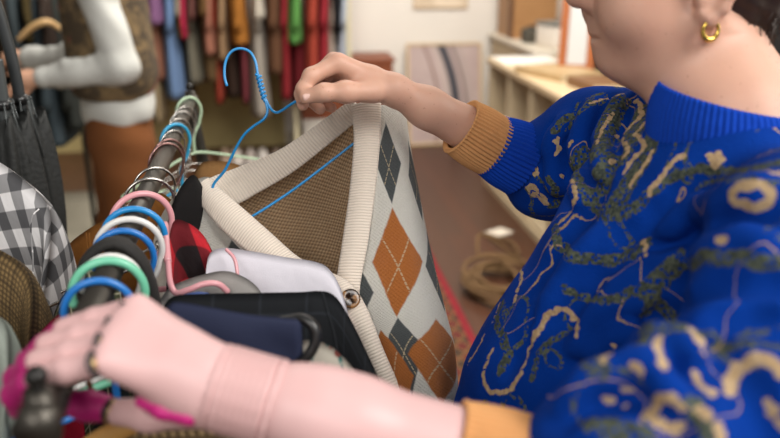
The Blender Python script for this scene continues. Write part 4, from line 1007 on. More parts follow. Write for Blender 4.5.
# ribbed band: back of the neck
def band(name, rows, mat, R, C, thick, bulge=.004):
    g = rows_to_grid(rows, R, C); G = g[:, :, :3].copy()
    du = np.gradient(G, axis=1); dv = np.gradient(G, axis=0); nr = np.cross(du, dv); nr /= np.linalg.norm(nr, axis=2, keepdims=True)+1e-9
    vd = np.array(CAM)-G; sg = np.sign((nr*vd).sum(2).mean()); s = np.sin(np.linspace(0, pi, C))[None, :, None]
    G += nr*sg*bulge*s
    uv = np.stack([np.concatenate([np.zeros((1, C)), np.cumsum(np.linalg.norm(np.diff(G, axis=0), axis=2), 0)], 0).mean(1, keepdims=True).repeat(C, 1), np.linspace(0, 1, C)[None, :].repeat(R, 0)*.04], 2)
    return sheet(name, G, mat, root, thick, uv)
band('neck_rib', [
 [pt(199, 188, 1.075), pt(214, 206, 1.08)], [pt(212, 178, 1.10), pt(234, 205, 1.105)], [pt(240, 167, 1.115), pt(255, 194, 1.12)], [pt(280, 150, 1.115), pt(292, 172, 1.12)],
 [pt(316, 126, 1.10), pt(328, 144, 1.105)], [pt(342, 107, 1.085), pt(354, 122, 1.09)], [pt(354, 101, 1.075), pt(364, 110, 1.08)]], RIB, 150, 14, .006)
# right band
band('button_band', [
 [pt(352, 106, 1.070), pt(381, 104, 1.062)], [pt(355, 140, 1.048), pt(380, 140, 1.040)], [pt(351, 190, 1.025), pt(375, 190, 1.018)], [pt(344, 240, 1.005), pt(368, 240, .998)],
 [pt(337, 290, .99), pt(359, 292, .985)], [pt(338, 330, .985), pt(362, 330, .98)]], RIBS, 150, 12, .006, .005)
# left band, carrying the button
lb = band('button_band', [
 [pt(208, 179, 1.088), pt(197, 196, 1.078)], [pt(222, 192, 1.070), pt(206, 210, 1.060)], [pt(243, 210, 1.052), pt(222, 229, 1.042)], [pt(268, 232, 1.036), pt(246, 250, 1.028)], [pt(300, 260, 1.016), pt(276, 272, 1.010)],
 [pt(330, 274, .99), pt(312, 287, .985)], [pt(350, 285, .972), pt(334, 297, .968)], [pt(366, 310, .960), pt(348, 316, .955)], [pt(381, 348, .950), pt(364, 352, .945)], [pt(399, 391, .945), pt(381, 396, .940)], [pt(412, 440, .94), pt(395, 444, .935)]], RIBS, 220, 12, .006, .007)
k = N('tortoise_button'); v = k.coord(); k.b.inputs['Roughness'].default_value = .25
k.color(k.mix(k.step(k.noise(v, 90, 2), .52, .08), lin((46, 30, 20)), lin((146, 104, 62))))
bc_ = P(350, 299, .952+D0); nb = (CAM-bc_).normalized(); nb = (nb+V((.25, 0, .2))).normalized()
MB().tube([bc_, bc_+nb*.0015, bc_+nb*.004, bc_+nb*.0048, bc_+nb*.0042], [.0105, .0125, .0125, .0105, .0001], 24).build('button', k.m, root)
# the left sleeve hanging on the far side and the right sleeve behind
MB().tube(smoothpts([P(198, 200, 1.14), P(182, 232, 1.155), P(180, 280, 1.16), P(190, 350, 1.15), P(205, 430, 1.14)], 24), [.03+.012*math.sin(pi*i/23) for i in range(24)], 16).build('sleeve', plain('cream_mohair', (216, 208, 196), 1, 0, .08, 60, 250, .003), root)
MB().tube(smoothpts([P(376, 128, 1.20), P(378, 170, 1.215), P(384, 230, 1.22), P(392, 300, 1.21), P(400, 380, 1.19)], 24), [.028+.008*math.sin(pi*i/23) for i in range(24)], 16).build('sleeve', plain('cream_mohair', (216, 208, 196), 1, 0, .08, 60, 250, .003), root)

# blue wire hanger
BW = plain('blue_coated_wire', (24, 140, 206), .35, 0, 0, coat=.3)
e = empty('hanger', P(265, 110, 1.07), 'bright blue wire hanger held in the bare hand above the cardigan', 'hanger')
HD = 1.085
MB().tube(smoothpts([P(227, 86, HD), P(224.5, 76, HD), P(225.5, 62, HD), P(231, 52, HD), P(240, 48.5, HD), P(250, 52, HD), P(255.5, 62, HD), P(258, 76, HD), P(262, 92, HD), P(265, 102, HD)], 60), .0019, 10).build('hook', BW, e)
c0, c1 = P(258, 74, HD), P(264.5, 99, HD); ax = (c1-c0).normalized(); n1 = ax.orthogonal().normalized(); n2 = ax.cross(n1)
MB().tube([c0+(c1-c0)*(i/80)+(n1*math.cos(i*.5)+n2*math.sin(i*.5))*.0030 for i in range(81)], .0017, 8).build('twist', BW, e)
sb = smoothpts([P(264, 97, HD), P(266, 103, HD), P(267.5, 111, HD), P(264, 119, HD), P(254, 126, HD+.004), P(244, 135, HD+.008), P(236, 148, HD+.014), P(225, 170, HD+.026), P(213, 186, HD+.034), P(214, 203, HD+.034), P(222, 218, HD+.034), P(236, 222, HD+.036), P(251, 217, HD+.038), P(290, 192, HD+.046), P(330, 162, HD+.052), P(357, 141, HD+.052), P(378, 126, HD+.05), P(383, 112, HD+.04), P(372, 104, HD+.03), P(350, 92, HD+.01), P(330, 90, HD-.006), P(312, 93, HD-.02), P(300, 99, HD-.024), P(290, 105, HD-.016), P(282, 110.5, HD-.008), P(276, 112.5, HD-.004), P(271, 109, HD), P(266, 100, HD), P(264, 96, HD)], 260)
MB().tube(sb, .0019, 10).build('shoulder_wire', BW, e)

# ------------------------------------------------------------------ the person in the blue jumper
k = N('skin'); v = k.coord(); k.b.inputs['Roughness'].default_value = .48
k.b.inputs['Subsurface Weight'].default_value = .12; k.b.inputs['Subsurface Radius'].default_value = (.9, .35, .2); k.b.inputs['Subsurface Scale'].default_value = .006
f1 = k.noise(v, 22, 3); f2 = k.noise(v, 160, 2)
fk = k.step(k.noise(v, 230, 1), .735, .015)
c_ = k.mix(f1, lin((198, 148, 126)), lin((221, 176, 152)))
k.color(k.mix(k.math('MULTIPLY', fk, .35), c_, lin((150, 96, 70)))); k.bump(f2, .15, .0006)
SKIN = k.m
HO = P(676, -14, .85)                        # centre of the head at ear height
fv = (-rt + V((0, 0, -.06))).normalized(); fv = V((fv.x, fv.y, -.06)).normalized()
sv = V((0, 0, 1)).cross(fv).normalized()
if sv.dot(CAM-HO) < 0: sv = -sv              # the person's left side, towards the camera
uv_ = fv.cross(sv); uv_ = uv_ if uv_.z > 0 else -uv_
RH = np.array([tuple(fv), tuple(uv_), tuple(sv)])
def Hp(f, u, s): return HO+fv*f+uv_*u+sv*s
CN = P(735, 105, .83)                        # middle of the collar
person = empty('person', (P(620, 400, .9).x, P(620, 400, .9).y, 0), 'person in a patterned blue jumper with one pink prosthetic arm, lifting the cardigan', 'person')

el_far, wr = P(548, 172, 1.15), P(394, 90, 1.045)
sh_far = P(665, 150, .99); sh_near = P(824, 255, .67)
hip = P(575, 480, .96); hip.z = .90
b = SDF()
# head
b.el(Hp(-.012, .058, 0), (.098, .088, .074), RH, k=.02)
b.el(Hp(.034, .004, 0), (.056, .086, .058), RH, k=.04)
b.el(Hp(.036, -.040, 0), (.043, .042, .046), RH, k=.03)
for s_ in (-1, 1):
    b.rc(Hp(-.002, -.035, s_*.056), Hp(.048, -.074, s_*.016), .015, .016, .03)
    b.el(Hp(.058, -.015, s_*.042), (.03, .03, .02), RH, k=.03)
b.el(Hp(.0645, -.071, 0), (.0165, .015, .018), RH, k=.018)
b.el(Hp(.064, -.044, 0), (.018, .020, .024), RH, k=.02)
b.el(Hp(.0755, -.0435, 0), (.0085, .0075, .022), RH, k=.010)
b.el(Hp(.0725, -.0550, 0), (.0085, .0075, .020), RH, k=.010)
b.rc(Hp(.084, .034, 0), Hp(.103, .0, 0), .008, .0110, .018)
b.el(Hp(.104, -.004, 0), (.012, .011, .0125), RH, k=.012)
for s_ in (-1, 1):
    b.el(Hp(.090, -.011, s_*.0125), (.011, .009, .008), RH, k=.008)
    b.el(Hp(.083, .031, s_*.031), (.017, .012, .018), RH, k=.012, sub=True)
    b.rc(Hp(.083, .044, s_*.012), Hp(.070, .046, s_*.048), .010, .009, .018)
b.rc(Hp(.0865, -.0492, -.024), Hp(.0865, -.0492, .024), .0022, .0022, .004, sub=True)
for s_ in (-1, 1):
    b.chain([Hp(.079, .034, s_*.016), Hp(.0835, .0395, s_*.026), Hp(.081, .039, s_*.037), Hp(.071, .033, s_*.047)], [.0035, .0045, .0045, .004], .006)
    b.chain([Hp(.079, .027, s_*.017), Hp(.081, .0205, s_*.028), Hp(.078, .0215, s_*.038), Hp(.070, .028, s_*.046)], [.003, .0035, .0035, .003], .006)
# ears: rim, lobe and hollow
for s_ in (-1, 1):
    a = [Hp(-.020+.0*t, 0, 0) for t in range(1)]
    rim = [Hp(.004, .012, s_*.074), Hp(.0, .030, s_*.078), Hp(-.018, .036, s_*.083), Hp(-.030, .024, s_*.086), Hp(-.029, .0, s_*.085), Hp(-.020, -.018, s_*.080), Hp(-.009, -.028, s_*.076), Hp(-.001, -.022, s_*.074)]
    b.chain(rim, [.0045, .0048, .005, .005, .005, .0055, .0065, .005], .006)
    b.el(Hp(-.014, .004, s_*.073), (.018, .030, .006), RH, k=.006)
    b.rc(Hp(.001, -.010, s_*.073), Hp(.003, .004, s_*.073), .005, .005, .006)
    b.el(Hp(-.009, .002, s_*.080), (.008, .011, .006), RH, k=.004, sub=True)
# neck
nb_ = CN+V((.012, 0, -.03))
b.rc(Hp(-.028, -.035, 0), nb_, .053, .054, .03)
b.rc(Hp(.012, -.072, 0), CN-rt*.03+V((0, 0, -.02)), .030, .032, .045)
# trunk under the clothes
b.rc(nb_, P(720, 240, .86), .062, .085, .05).rc(P(720, 240, .86), V((hip.x, hip.y, hip.z+.1)), .085, .09, .05)
b.rc(nb_+V((0, 0, -.03)), sh_far, .045, .045, .03).rc(nb_+V((0, 0, -.03)), sh_near, .045, .045, .03)
b.rc(sh_far, el_far, .042, .038, .02).rc(sh_near, P(745, 460, .57), .045, .04, .02)
for s_ in (-1, 1): b.rc(V((hip.x, hip.y, hip.z+.05)), V((hip.x+.0, hip.y+s_*.09, .80)), .09, .08, .04)
# right forearm and hand (bare)
fd = (wr-el_far).normalized()
b.rc(el_far, el_far.lerp(wr, .35), .036, .0368, .02).rc(el_far.lerp(wr, .35), el_far.lerp(wr, .8), .0368, .0250, .02).rc(el_far.lerp(wr, .8), wr, .0240, .0190, .02)
def Q(px, py, d): return P(px, py, d+.02)
b.rc(wr, Q(372, 82, 1.025), .0190, .0195, .015)
mcp = [Q(338, 63, 1.005), Q(334, 62, 1.028), Q(334, 67, 1.050), Q(338, 74, 1.068)]
for i, m_ in enumerate(mcp): b.rc(Q(370-i, 79+2*i, 1.02+.010*i), m_, .0165, [.0125, .0125, .0118, .0108][i], .010)
b.rc(Q(364, 89, 1.012), Q(350, 82, 1.028), .0135, .0125, .012)
b.chain([mcp[0], Q(311, 76, .995), Q(303, 89, .995), Q(301, 98, 1.003)], [.0118, .0102, .0088, .0078], .006)
b.chain([mcp[1], Q(311, 79, 1.03), Q(301, 94, 1.025), Q(303, 105, 1.018)], [.0118, .0102, .0086, .0078], .005)
b.chain([mcp[2], Q(316, 84, 1.055), Q(309, 99, 1.05), Q(320, 109, 1.036)], [.0112, .0098, .0084, .0076], .005)
b.chain([mcp[3], Q(324, 90, 1.073), Q(322, 103, 1.068), Q(332, 108, 1.052)], [.0100, .0086, .0074, .0066], .005)
# thumb along the near side of the palm
b.chain([Q(374, 92, 1.008), Q(346, 92, .988), Q(324, 92.5, .980), Q(306, 97.5, .984)], [.0145, .0122, .0102, .0086], .010)
b.el(Q(345, 92, .985), (.0125, .0125, .012), k=.008)
vv, ff = b.mesh(.0029)
body = link('body', vv, ff, SKIN, person)
nail = MB(); nc = Q(308, 96.5, .976); 
na = (Q(304, 98.5, .978)-Q(314, 95, .976)).normalized(); nn_ = (CAM-nc).normalized(); nn_ = (nn_-na*nn_.dot(na)).normalized(); nt_ = na.cross(nn_)
vs = []; 
for i in range(8):
    for j in range(9):
        a_, w_ = (i/7-.5)*.0125, (j/8-.5)*2
        wd = .0052*(1-max(0, (i/7-.75)*1.2)**2*2)
        vs.append(nc+na*a_+nt_*(w_*wd)+nn_*(.0018-.0030*w_*w_))
nail.add(vs, [(i*9+j, i*9+j+1, (i+1)*9+j+1, (i+1)*9+j) for i in range(7) for j in range(8)])
no = nail.build('thumbnail', plain('nail', (240, 200, 186), .25, 0, .02), person); sm_ = no.modifiers.new('s', 'SOLIDIFY'); sm_.thickness = .0008
no['label'] = 'pale pink thumbnail'
for s_ in (-1, 1):
    m = MB().ball(Hp(.0735, .030, s_*.031), .0122, 0, 20, 14); m.ball(Hp(.0838, .0295, s_*.0325), .0056, 1, 14, 9, (1, 1, 1)); m.build('eye', [plain('eye_white', (236, 232, 226), .2, 0, .01), plain('iris_brown', (70, 46, 30), .15, 0, .05)], person)
    MB().tube(smoothpts([Hp(.0905, .049, s_*.014), Hp(.0905, .0535, s_*.028), Hp(.078, .051, s_*.046)], 12), [.0028, .003, .0032, .0034, .0034, .0034, .0032, .003, .0028, .0024, .002, .0012], 8).build('eyebrow', plain('dark_brown_hair', (44, 30, 22), .55), person)
# hair: short dark crop with a ragged nape
h = SDF()
h.el(Hp(-.020, .072, 0), (.112, .098, .090), RH, k=.02).el(Hp(-.055, .02, 0), (.066, .074, .074), RH, k=.02)
h.el(Hp(-.073, -.018, 0), (.034, .040, .050), RH, k=.03)
h.el(Hp(.088, .000, 0), (.088, .092, .12), RH, k=.015, sub=True)
for s_ in (-1, 1): h.el(Hp(.0, -.006, s_*.085), (.042, .042, .034), RH, k=.012, sub=True)
vv, ff = h.mesh(.004, lambda x, y, z: .0018*np.sin(260*x+40*z)*np.sin(170*y+60*z)+.0010*np.sin(420*z+160*x))
link('hair', vv, ff, plain('dark_brown_hair', (44, 30, 22), .55, 0, .2, 160, 500, .004), person)
hc = MB(); rnd = random.Random(4)
for i in range(140):
    s0 = rnd.uniform(-.02, .06); f0 = rnd.uniform(-.098, -.052); p0 = Hp(f0, -.036+rnd.uniform(-.006, .02), s0+.0)
    hc.tube([p0, p0+(-uv_*.012+fv*rnd.uniform(-.004, .006)), p0+(-uv_*.022+fv*rnd.uniform(-.006, .014)+sv*rnd.uniform(-.004, .004))], [.0010, .0008, .0003], 4)
hc.build('nape_hair', plain('dark_brown_hair', (58, 40, 28)), person)
# gold hoop earring
ec = Hp(-.0095, -.0385, .079); er = MB()
gp = [ec+(fv*math.cos(t)*.0085+uv_*math.sin(t)*.0095)*.95+sv*(.0015*math.cos(t)) for t in np.linspace(0, 2*pi, 40, endpoint=False)]
er.tube(gp, [.0019+.0012*max(0, -math.sin(t)) for t in np.linspace(0, 2*pi, 40, endpoint=False)], 10, closed=True)
er.build('earring', plain('gold', (226, 190, 96), .18, 1, 0), person)['label'] = 'small gold hoop earring'

# ---- jumper
elbow, fore = P(735, 475, .56), P(556, 484, .60)
s = SDF()
s.rc(P(735, 215, .85), P(600, 425, .95), .120, .155, .05)
s.rc(P(650, 215, .93), P(580, 400, .97), .095, .130, .06)
s.rc(P(560, 360, 1.0), P(555, 430, 1.0), .090, .115, .05)
s.rc(CN+V((.02, .02, -.105)), sh_far+V((0, 0, -.015)), .064, .070, .03).rc(CN+V((.02, -.02, -.105)), sh_near, .064, .082, .03)
s.rc(CN+V((.06, 0, -.115)), P(800, 300, .86), .06, .12, .05)
s.rc(P(662, 150, 1.0), P(600, 150, 1.09), .078, .078, .05).rc(P(600, 150, 1.09), P(552, 170, 1.15), .076, .072, .04).rc(P(552, 172, 1.15), P(546, 168, 1.135), .066, .060, .02)
s.rc(sh_near, P(755, 440, .575), .090, .084, .04)
s.rc(P(760, 440, .575), P(685, 456, .572), .082, .080, .03).rc(P(685, 456, .572), P(620, 462, .582), .080, .066, .02).rc(P(620, 462, .582), P(560, 478, .597), .066, .042, .02)
# folds: ridges and creases laid along lines on the cloth
pv, pf = s.mesh(.008); px_, py_, pd_ = project(pv)
def on_cloth(p):
    m = np.where(((px_-p[0])**2+(py_-p[1])**2) < 64)[0]
    return None if len(m) == 0 else pv[m[np.argmin(pd_[m])]]
def fold(pts, r, crease=True, k_=.016):
    r = r*(.75 if crease else .62)
    q = [on_cloth(x) for x in cr(pts, 14)]; q = [x for x in q if x is not None]
    for i in range(len(q)-1):
        if np.linalg.norm(q[i]-q[i+1]) > .05: continue
        w_ = .45+.55*math.sin(pi*(i+.7)/len(q)); vd = np.array(CAM)-q[i]; vd /= np.linalg.norm(vd)
        o_ = vd*(r*.35 if crease else -r*.35)
        s.rc(q[i]+o_, q[i+1]+o_, r*w_, r*w_, k_, sub=crease)
for pts_, r_ in [
  ([(566, 366), (590, 340), (630, 324), (675, 322), (720, 335)], .014), ([(552, 392), (590, 362), (630, 352), (668, 366), (690, 390)], .010), ([(545, 420), (590, 392), (632, 386), (664, 406), (680, 436)], .010),
  ([(700, 345), (735, 370), (752, 400), (760, 436)], .010), ([(590, 328), (622, 280), (662, 244), (706, 222), (760, 218)], .013), ([(640, 330), (690, 290), (740, 276), (790, 280)], .010), ([(690, 320), (740, 310), (790, 322)], .009),
  ([(570, 112), (557, 150), (563, 200)], .012), ([(600, 92), (584, 130), (584, 186)], .013), ([(544, 128), (538, 165), (548, 205)], .010), ([(626, 90), (610, 118), (600, 160)], .012),
  ([(606, 150), (580, 205), (548, 250), (520, 300)], .012), ([(660, 200), (620, 235), (585, 280), (560, 320)], .011), ([(560, 262), (530, 310), (500, 370)], .010), ([(700, 170), (670, 190), (640, 222)], .009)]: fold(pts_, r_)
for pts_, r_ in [
  ([(575, 350), (610, 337), (655, 334), (700, 348)], .013), ([(558, 404), (600, 374), (645, 368), (676, 392)], .012), ([(620, 310), (660, 270), (710, 246), (770, 240)], .013), ([(660, 226), (710, 200), (770, 186)], .012),
  ([(560, 118), (546, 150), (552, 200)], .012), ([(586, 100), (572, 140), (574, 196)], .012), ([(612, 96), (598, 132), (594, 176)], .011), ([(590, 230), (558, 280), (530, 330)], .011), ([(640, 262), (600, 305), (570, 345)], .011)]: fold(pts_, r_, False)
s.el(CN+V((0, 0, .035)), (.070, .060, .055), k=.015, sub=True)
sv_v, sv_f = s.mesh(.0048, lambda x, y, z: .0016*np.sin(34*x+9*np.sin(13*z))*np.sin(29*y+21*z))
jumper = link('jumper', sv_v, sv_f, [], person)
JO = np.array(wpos(jumper))
# the motifs knitted into it, as distances from lines lying on the surface
sx, sy, sd = project(sv_v)
def on_surface(p):
    m = np.where(((sx-p[0])**2+(sy-p[1])**2) < 16)[0]
    if len(m) == 0: return None
    return sv_v[m[np.argmin(sd[m])]]
def dist_attr(name, polys, far=.2):
    D = np.full(len(sv_v), far)
    for pts, wd in polys:
        q = cr([(a, b_) for a, b_ in pts], max(8, int(len(pts)*6)))
        q3 = [on_surface(x) for x in q]; q3 = [x for x in q3 if x is not None]
        for a, b_ in zip(q3[:-1], q3[1:]):
            if np.linalg.norm(a-b_) > .05: continue
            e_ = b_-a; L2 = max(e_ @ e_, 1e-10); mm = np.where(np.abs(sv_v-(a+b_)/2).max(1) < .05)[0]
            t = np.clip((sv_v[mm]-a) @ e_/L2, 0, 1)
            D[mm] = np.minimum(D[mm], np.linalg.norm(sv_v[mm]-a-t[:, None]*e_, axis=1)-wd*(.72 if name == 'tan_motif' else .9))
    at = jumper.data.attributes.new(name, 'FLOAT', 'POINT'); at.data.foreach_set('value', D.astype(np.float32))
def ring(cx_, cy_, rx, ry, n=9): return [(cx_+rx*math.cos(2*pi*i/n+.3), cy_+ry*math.sin(2*pi*i/n+.3)*(1+.12*math.sin(i*2.1))) for i in range(n+1)]
TAN = [([(575, 332), (573, 318), (560, 310), (545, 318), (530, 340), (522, 362), (512, 384), (500, 391), (486, 389), (480, 378), (484, 362), (489, 350)], .0036),
 ([(517, 262), (519, 276), (514, 290), (511, 303)], .003), ([(482, 332), (475, 346), (465, 362)], .0022), ([(497, 300), (489, 322)], .0018),
 ([(563, 176), (571, 184), (573, 196), (568, 210), (556, 222)], .0034), ([(646, 194), (657, 178), (668, 164), (681, 154)], .0036),
 ([(708, 152), (712, 160), (710, 168), (720, 160), (716, 152)], .0042), ([(640, 240), (645, 252)], .003),
 (ring(750, 196, 21, 12), .0052), (ring(667, 414, 17, 14), .0048), ([(725, 392), (735, 372), (748, 362), (768, 358), (785, 372)], .0058), ([(765, 400), (776, 415), (785, 430)], .004),
 (ring(516, 140, 4.5, 7), .0026), (ring(533, 172, 3.5, 3.5), .002), (ring(531, 193, 5, 5), .0026), ([(538, 200), (545, 206), (542, 196)], .0026), ([(556, 140), (562, 150), (558, 156)], .003), ([(522, 160), (526, 166)], .002), ([(565, 146), (570, 140)], .003),
 ([(622, 90), (606, 96), (590, 100)], .002), ([(632, 100), (640, 112), (628, 124), (618, 136), (626, 150), (612, 160)], .0042), ([(645, 118), (634, 132), (642, 146), (630, 158), (622, 172)], .0034), ([(650, 150), (640, 168), (628, 184)], .0034),
 ([(612, 110), (600, 128), (596, 140)], .003), ([(655, 340), (662, 352), (664, 368)], .0048), ([(630, 362), (640, 372)], .0042), ([(604, 358), (612, 346)], .003), ([(690, 370), (700, 382), (712, 392)], .003), ([(700, 410), (712, 420), (722, 438)], .004),
 ([(608, 398), (609, 399)], .0045), ([(623, 390), (624, 391)], .004), ([(630, 390), (631, 391)], .003), ([(622, 404), (623, 405)], .003), ([(718, 240), (726, 238)], .0045), ([(775, 170), (785, 172)], .0045), ([(690, 330), (702, 340), (706, 352)], .003)]
OLIVE = [([(566, 166), (582, 182), (590, 200), (600, 214), (622, 214), (640, 204)], .007), ([(551, 226), (556, 244), (572, 256), (600, 262), (624, 256), (644, 240)], .007),
 ([(500, 300), (494, 320), (506, 352), (500, 368)], .006), ([(640, 200), (664, 182), (690, 172)], .005), ([(620, 96), (606, 126), (590, 150), (576, 160)], .016), ([(640, 110), (626, 140), (612, 168), (600, 186)], .017), ([(654, 126), (642, 156), (624, 186), (612, 205)], .012),
 ([(640, 340), (660, 284), (690, 264), (730, 256), (775, 262)], .007), ([(640, 290), (662, 310), (676, 320), (700, 330)], .008), ([(700, 170), (740, 168), (780, 160)], .006), ([(720, 350), (750, 340), (785, 344)], .005), ([(590, 420), (620, 428), (650, 436)], .008), ([(580, 360), (604, 372), (600, 350)], .004),
 ([(552, 130), (560, 118), (574, 112)], .006), ([(545, 180), (556, 196), (550, 210)], .005), ([(560, 290), (600, 300), (640, 286), (680, 250)], .005), ([(690, 190), (720, 178), (780, 182)], .003), ([(700, 400), (690, 410), (712, 436)], .006), ([(566, 330), (540, 348), (530, 380)], .004)]
dist_attr('tan_motif', TAN); dist_attr('olive_motif', OLIVE)
k = N('blue_jacquard_knit'); v = k.coord(); k.b.inputs['Roughness'].default_value = .95; k.b.inputs['Specular IOR Level'].default_value = .08
at1 = k.n('ShaderNodeAttribute'); at1.attribute_name = 'tan_motif'; at2 = k.n('ShaderNodeAttribute'); at2.attribute_name = 'olive_motif'
sn = k.n('ShaderNodeVectorMath', operation='SNAP'); k.l(v, sn.inputs[0]); sn.inputs[1].default_value = (.0028,)*3
nzs = k.n('ShaderNodeTexWhiteNoise'); k.l(sn.outputs[0], nzs.inputs[0])
rag = k.math('MULTIPLY', k.math('SUBTRACT', k.noise(sn.outputs[0], 160, 2), .5), .006)
blue = k.mix(k.noise(v, 14, 2), lin((4, 42, 116)), lin((8, 64, 166)))
# scattered olive and tan scrolls where no drawn motif runs
wv = k.n('ShaderNodeVectorMath', operation='ADD'); k.l(v, wv.inputs[0])
wn_ = k.n('ShaderNodeVectorMath', operation='SCALE'); k.l(k.noise(v, 9, 2, .5, 'Color'), wn_.inputs[0]); wn_.inputs[3].default_value = .10; k.l(wn_.outputs[0], wv.inputs[1])
n1 = k.noise(wv.outputs[0], 11, 1)
scro = k.math('LESS_THAN', k.math('ABSOLUTE', k.math('SUBTRACT', k.math('ADD', n1, k.math('MULTIPLY', rag, 2)), .41)), .015)
spk = k.math('GREATER_THAN', nzs.outputs[0], .42)
olive = k.mix(nzs.outputs[0], lin((36, 46, 52)), lin((96, 102, 86)))
cur = k.mix(k.math('MULTIPLY', scro, spk), blue, olive)
n2 = k.noise(wv.outputs[0], 8.5, 1.5)
cur = k.mix(k.math('LESS_THAN', k.math('ABSOLUTE', k.math('SUBTRACT', k.math('ADD', n2, k.math('MULTIPLY', rag, 2)), .585)), .0025), cur, lin((170, 142, 106)))
om = k.math('LESS_THAN', k.math('ADD', at2.outputs['Fac'], rag), 0.0)
cur = k.mix(k.math('MULTIPLY', om, k.math('GREATER_THAN', nzs.outputs[0], .18)), cur, olive)
tm = k.math('LESS_THAN', k.math('ADD', at1.outputs['Fac'], k.math('MULTIPLY', rag, .7)), 0.0)
cur = k.mix(tm, cur, k.mix(nzs.outputs[0], lin((168, 140, 104)), lin((198, 172, 136))))
k.color(cur)
k.bump(k.math('ADD', k.math('MULTIPLY', nzs.outputs[0], .5), k.noise(v, 380, 2)), .55, .002)
jumper.data.materials.append(k.m)

def ribring(name, rings, seg, mat, n_rib, amp, parent):
    """rings: (centre, axis1, axis2) ellipses along a cuff; real ribs"""
    vs = []; us = []
    R = len(rings)
    for i, (c, a1, a2) in enumerate(rings):
        for j in range(seg):
            t = 2*pi*j/seg; rr = 1+amp*math.cos(n_rib*t)
            vs.append(V(c)+(V(a1)*math.cos(t)+V(a2)*math.sin(t))*rr); us.append((t*.035, i*.004))
    fs = [(i*seg+j, i*seg+(j+1) % seg, (i+1)*seg+(j+1) % seg, (i+1)*seg+j) for i in range(R-1) for j in range(seg)]
    return link(name, vs, fs, mat, parent, us)
def cuff(name, A, B, ra, rb, mat, n_rib, parent, amp=.035, lip=.004):
    A, B = V(A), V(B); ax_ = (B-A).normalized(); n1 = ax_.orthogonal().normalized(); n2 = ax_.cross(n1); rings = []
    prof = [(.06, -.006, 1), (0, -.001, 1), (.02, .0015, 1)]+[(t, .0022*math.sin(pi*t), 1) for t in np.linspace(.05, .95, 14)]+[(.98, .001, 1), (1.0, -.001, 1), (.95, -.006, 1)]
    for t, dr, _ in prof:
        r = ra+(rb-ra)*t+dr; c = A+(B-A)*t; rings.append((c, n1*r, n2*r))
    return ribring(name, rings, n_rib*8, mat, n_rib, amp, parent)
TANK = cloth('tan_rib_knit', (212, 156, 102), .08, 700, .95, 20); BLUEK = cloth('blue_rib_knit', (9, 64, 172), .1, 700, .95, 20)
cuff('tan_cuff', P(460, 126, 1.085), P(494, 147, 1.105), .0385, .0415, TANK, 46, jumper)['label'] = 'ribbed tan cuff'
cuff('blue_cuff', P(491, 145, 1.103), P(522, 160, 1.12), .0415, .050, BLUEK, 46, jumper)['label'] = 'ribbed bright blue cuff'
cuff('tan_cuff', P(450, 448, .60), P(535, 477, .602), .0355, .042, TANK, 44, jumper)['label'] = 'ribbed tan cuff'
cuff('blue_cuff', P(528, 475, .602), P(572, 482, .60), .041, .050, BLUEK, 44, jumper)['label'] = 'ribbed bright blue cuff'
# collar band
rings = []
for t in np.linspace(0, 1, 14):
    lift = V((0, 0, .010-.044*t)); r1 = .080+.010*t+.003*math.sin(pi*t); r2 = .071+.010*t+.003*math.sin(pi*t)
    rings.append((CN+lift+V((.004*t, 0, 0)), fv*r1+V((0, 0, .012*(1-t)+.006)), sv*r2+V((0, 0, -.006))))
inner = [(c-V((0, 0, .002)), a*.93, b_*.93) for c, a, b_ in rings[3:0:-1]]
ribring('collar', inner+rings, 84*6, BLUEK, 84, .012, jumper)
# trousers and shoes below the frame
DEN = cloth('dark_denim', (46, 50, 62), .1, 500, .9, 8)
t_ = SDF(); t_.rc(V((hip.x, hip.y, hip.z+.06)), V((hip.x, hip.y, hip.z-.04)), .135, .14, .04)
for s_ in (-1, 1): t_.rc(V((hip.x, hip.y+s_*.085, .82)), V((hip.x, hip.y+s_*.095, .44)), .095, .075, .03).rc(V((hip.x, hip.y+s_*.095, .44)), V((hip.x+.02, hip.y+s_*.1, .07)), .075, .065, .03)
vv, ff = t_.mesh(.009, lambda x, y, z: .003*np.sin(25*z+8*x)*np.sin(20*y)); link('trousers', vv, ff, DEN, person)
for s_ in (-1, 1):
    q = SDF().rc((hip.x+.05, hip.y+s_*.1, .05), (hip.x-.13, hip.y+s_*.1, .038), .05, .038, .02); vv, ff = q.mesh(.006); vv[:, 2] = np.maximum(vv[:, 2], 0.0)
    link('shoe', vv, ff, plain('black_shoe', (34, 32, 32), .5, 0, 0), person)

# ---- pink prosthetic left arm
k = N('pink_prosthetic_shell'); v = k.coord(); k.b.inputs['Roughness'].default_value = .42
k.color(k.mix(k.noise(v, 10, 2), lin((216, 172, 170)), lin((228, 188, 186)))); k.bump(k.noise(v, 700, 2), .08, .0004)
PINK = k.m; MAG = plain('magenta_grip', (192, 34, 120), .5, 0, .04); JNT = plain('grey_joint', (70, 60, 60), .4, .4, .02); BRASS = plain('brass_pin', (190, 160, 110), .3, .9, 0)
A0, A1 = P(292, 406.5, .603), P(466, 455, .602)
q = SDF().rc(A0, A1, .0325, .0345, .01).rc(P(326, 416, .603), P(350, 424, .603), .0330, .0340, .02)
vv, ff = q.mesh(.0024); fa = link('prosthetic_forearm', vv, ff, PINK, person); fa['label'] = 'smooth pink prosthetic forearm'
w0, w1 = P(216, 386, .603), P(272, 402, .603); rings = []
ax_ = (w1-w0).normalized(); n1 = (up-ax_*up.dot(ax_)).normalized(); n2 = ax_.cross(n1)
prof = [(-.02, .022), (.0, .0324), (.03, .0332), (.06, .0332), (.085, .0308), (.11, .0312)]
for i in range(7): a = .13+i*.115; prof += [(a, .0334), (a+.088, .0334), (a+.096, .0316), (a+.108, .0316)]
prof += [(.94, .0334), (.955, .0312), (.975, .0312), (.985, .0336), (1.06, .0334), (1.08, .0315)]
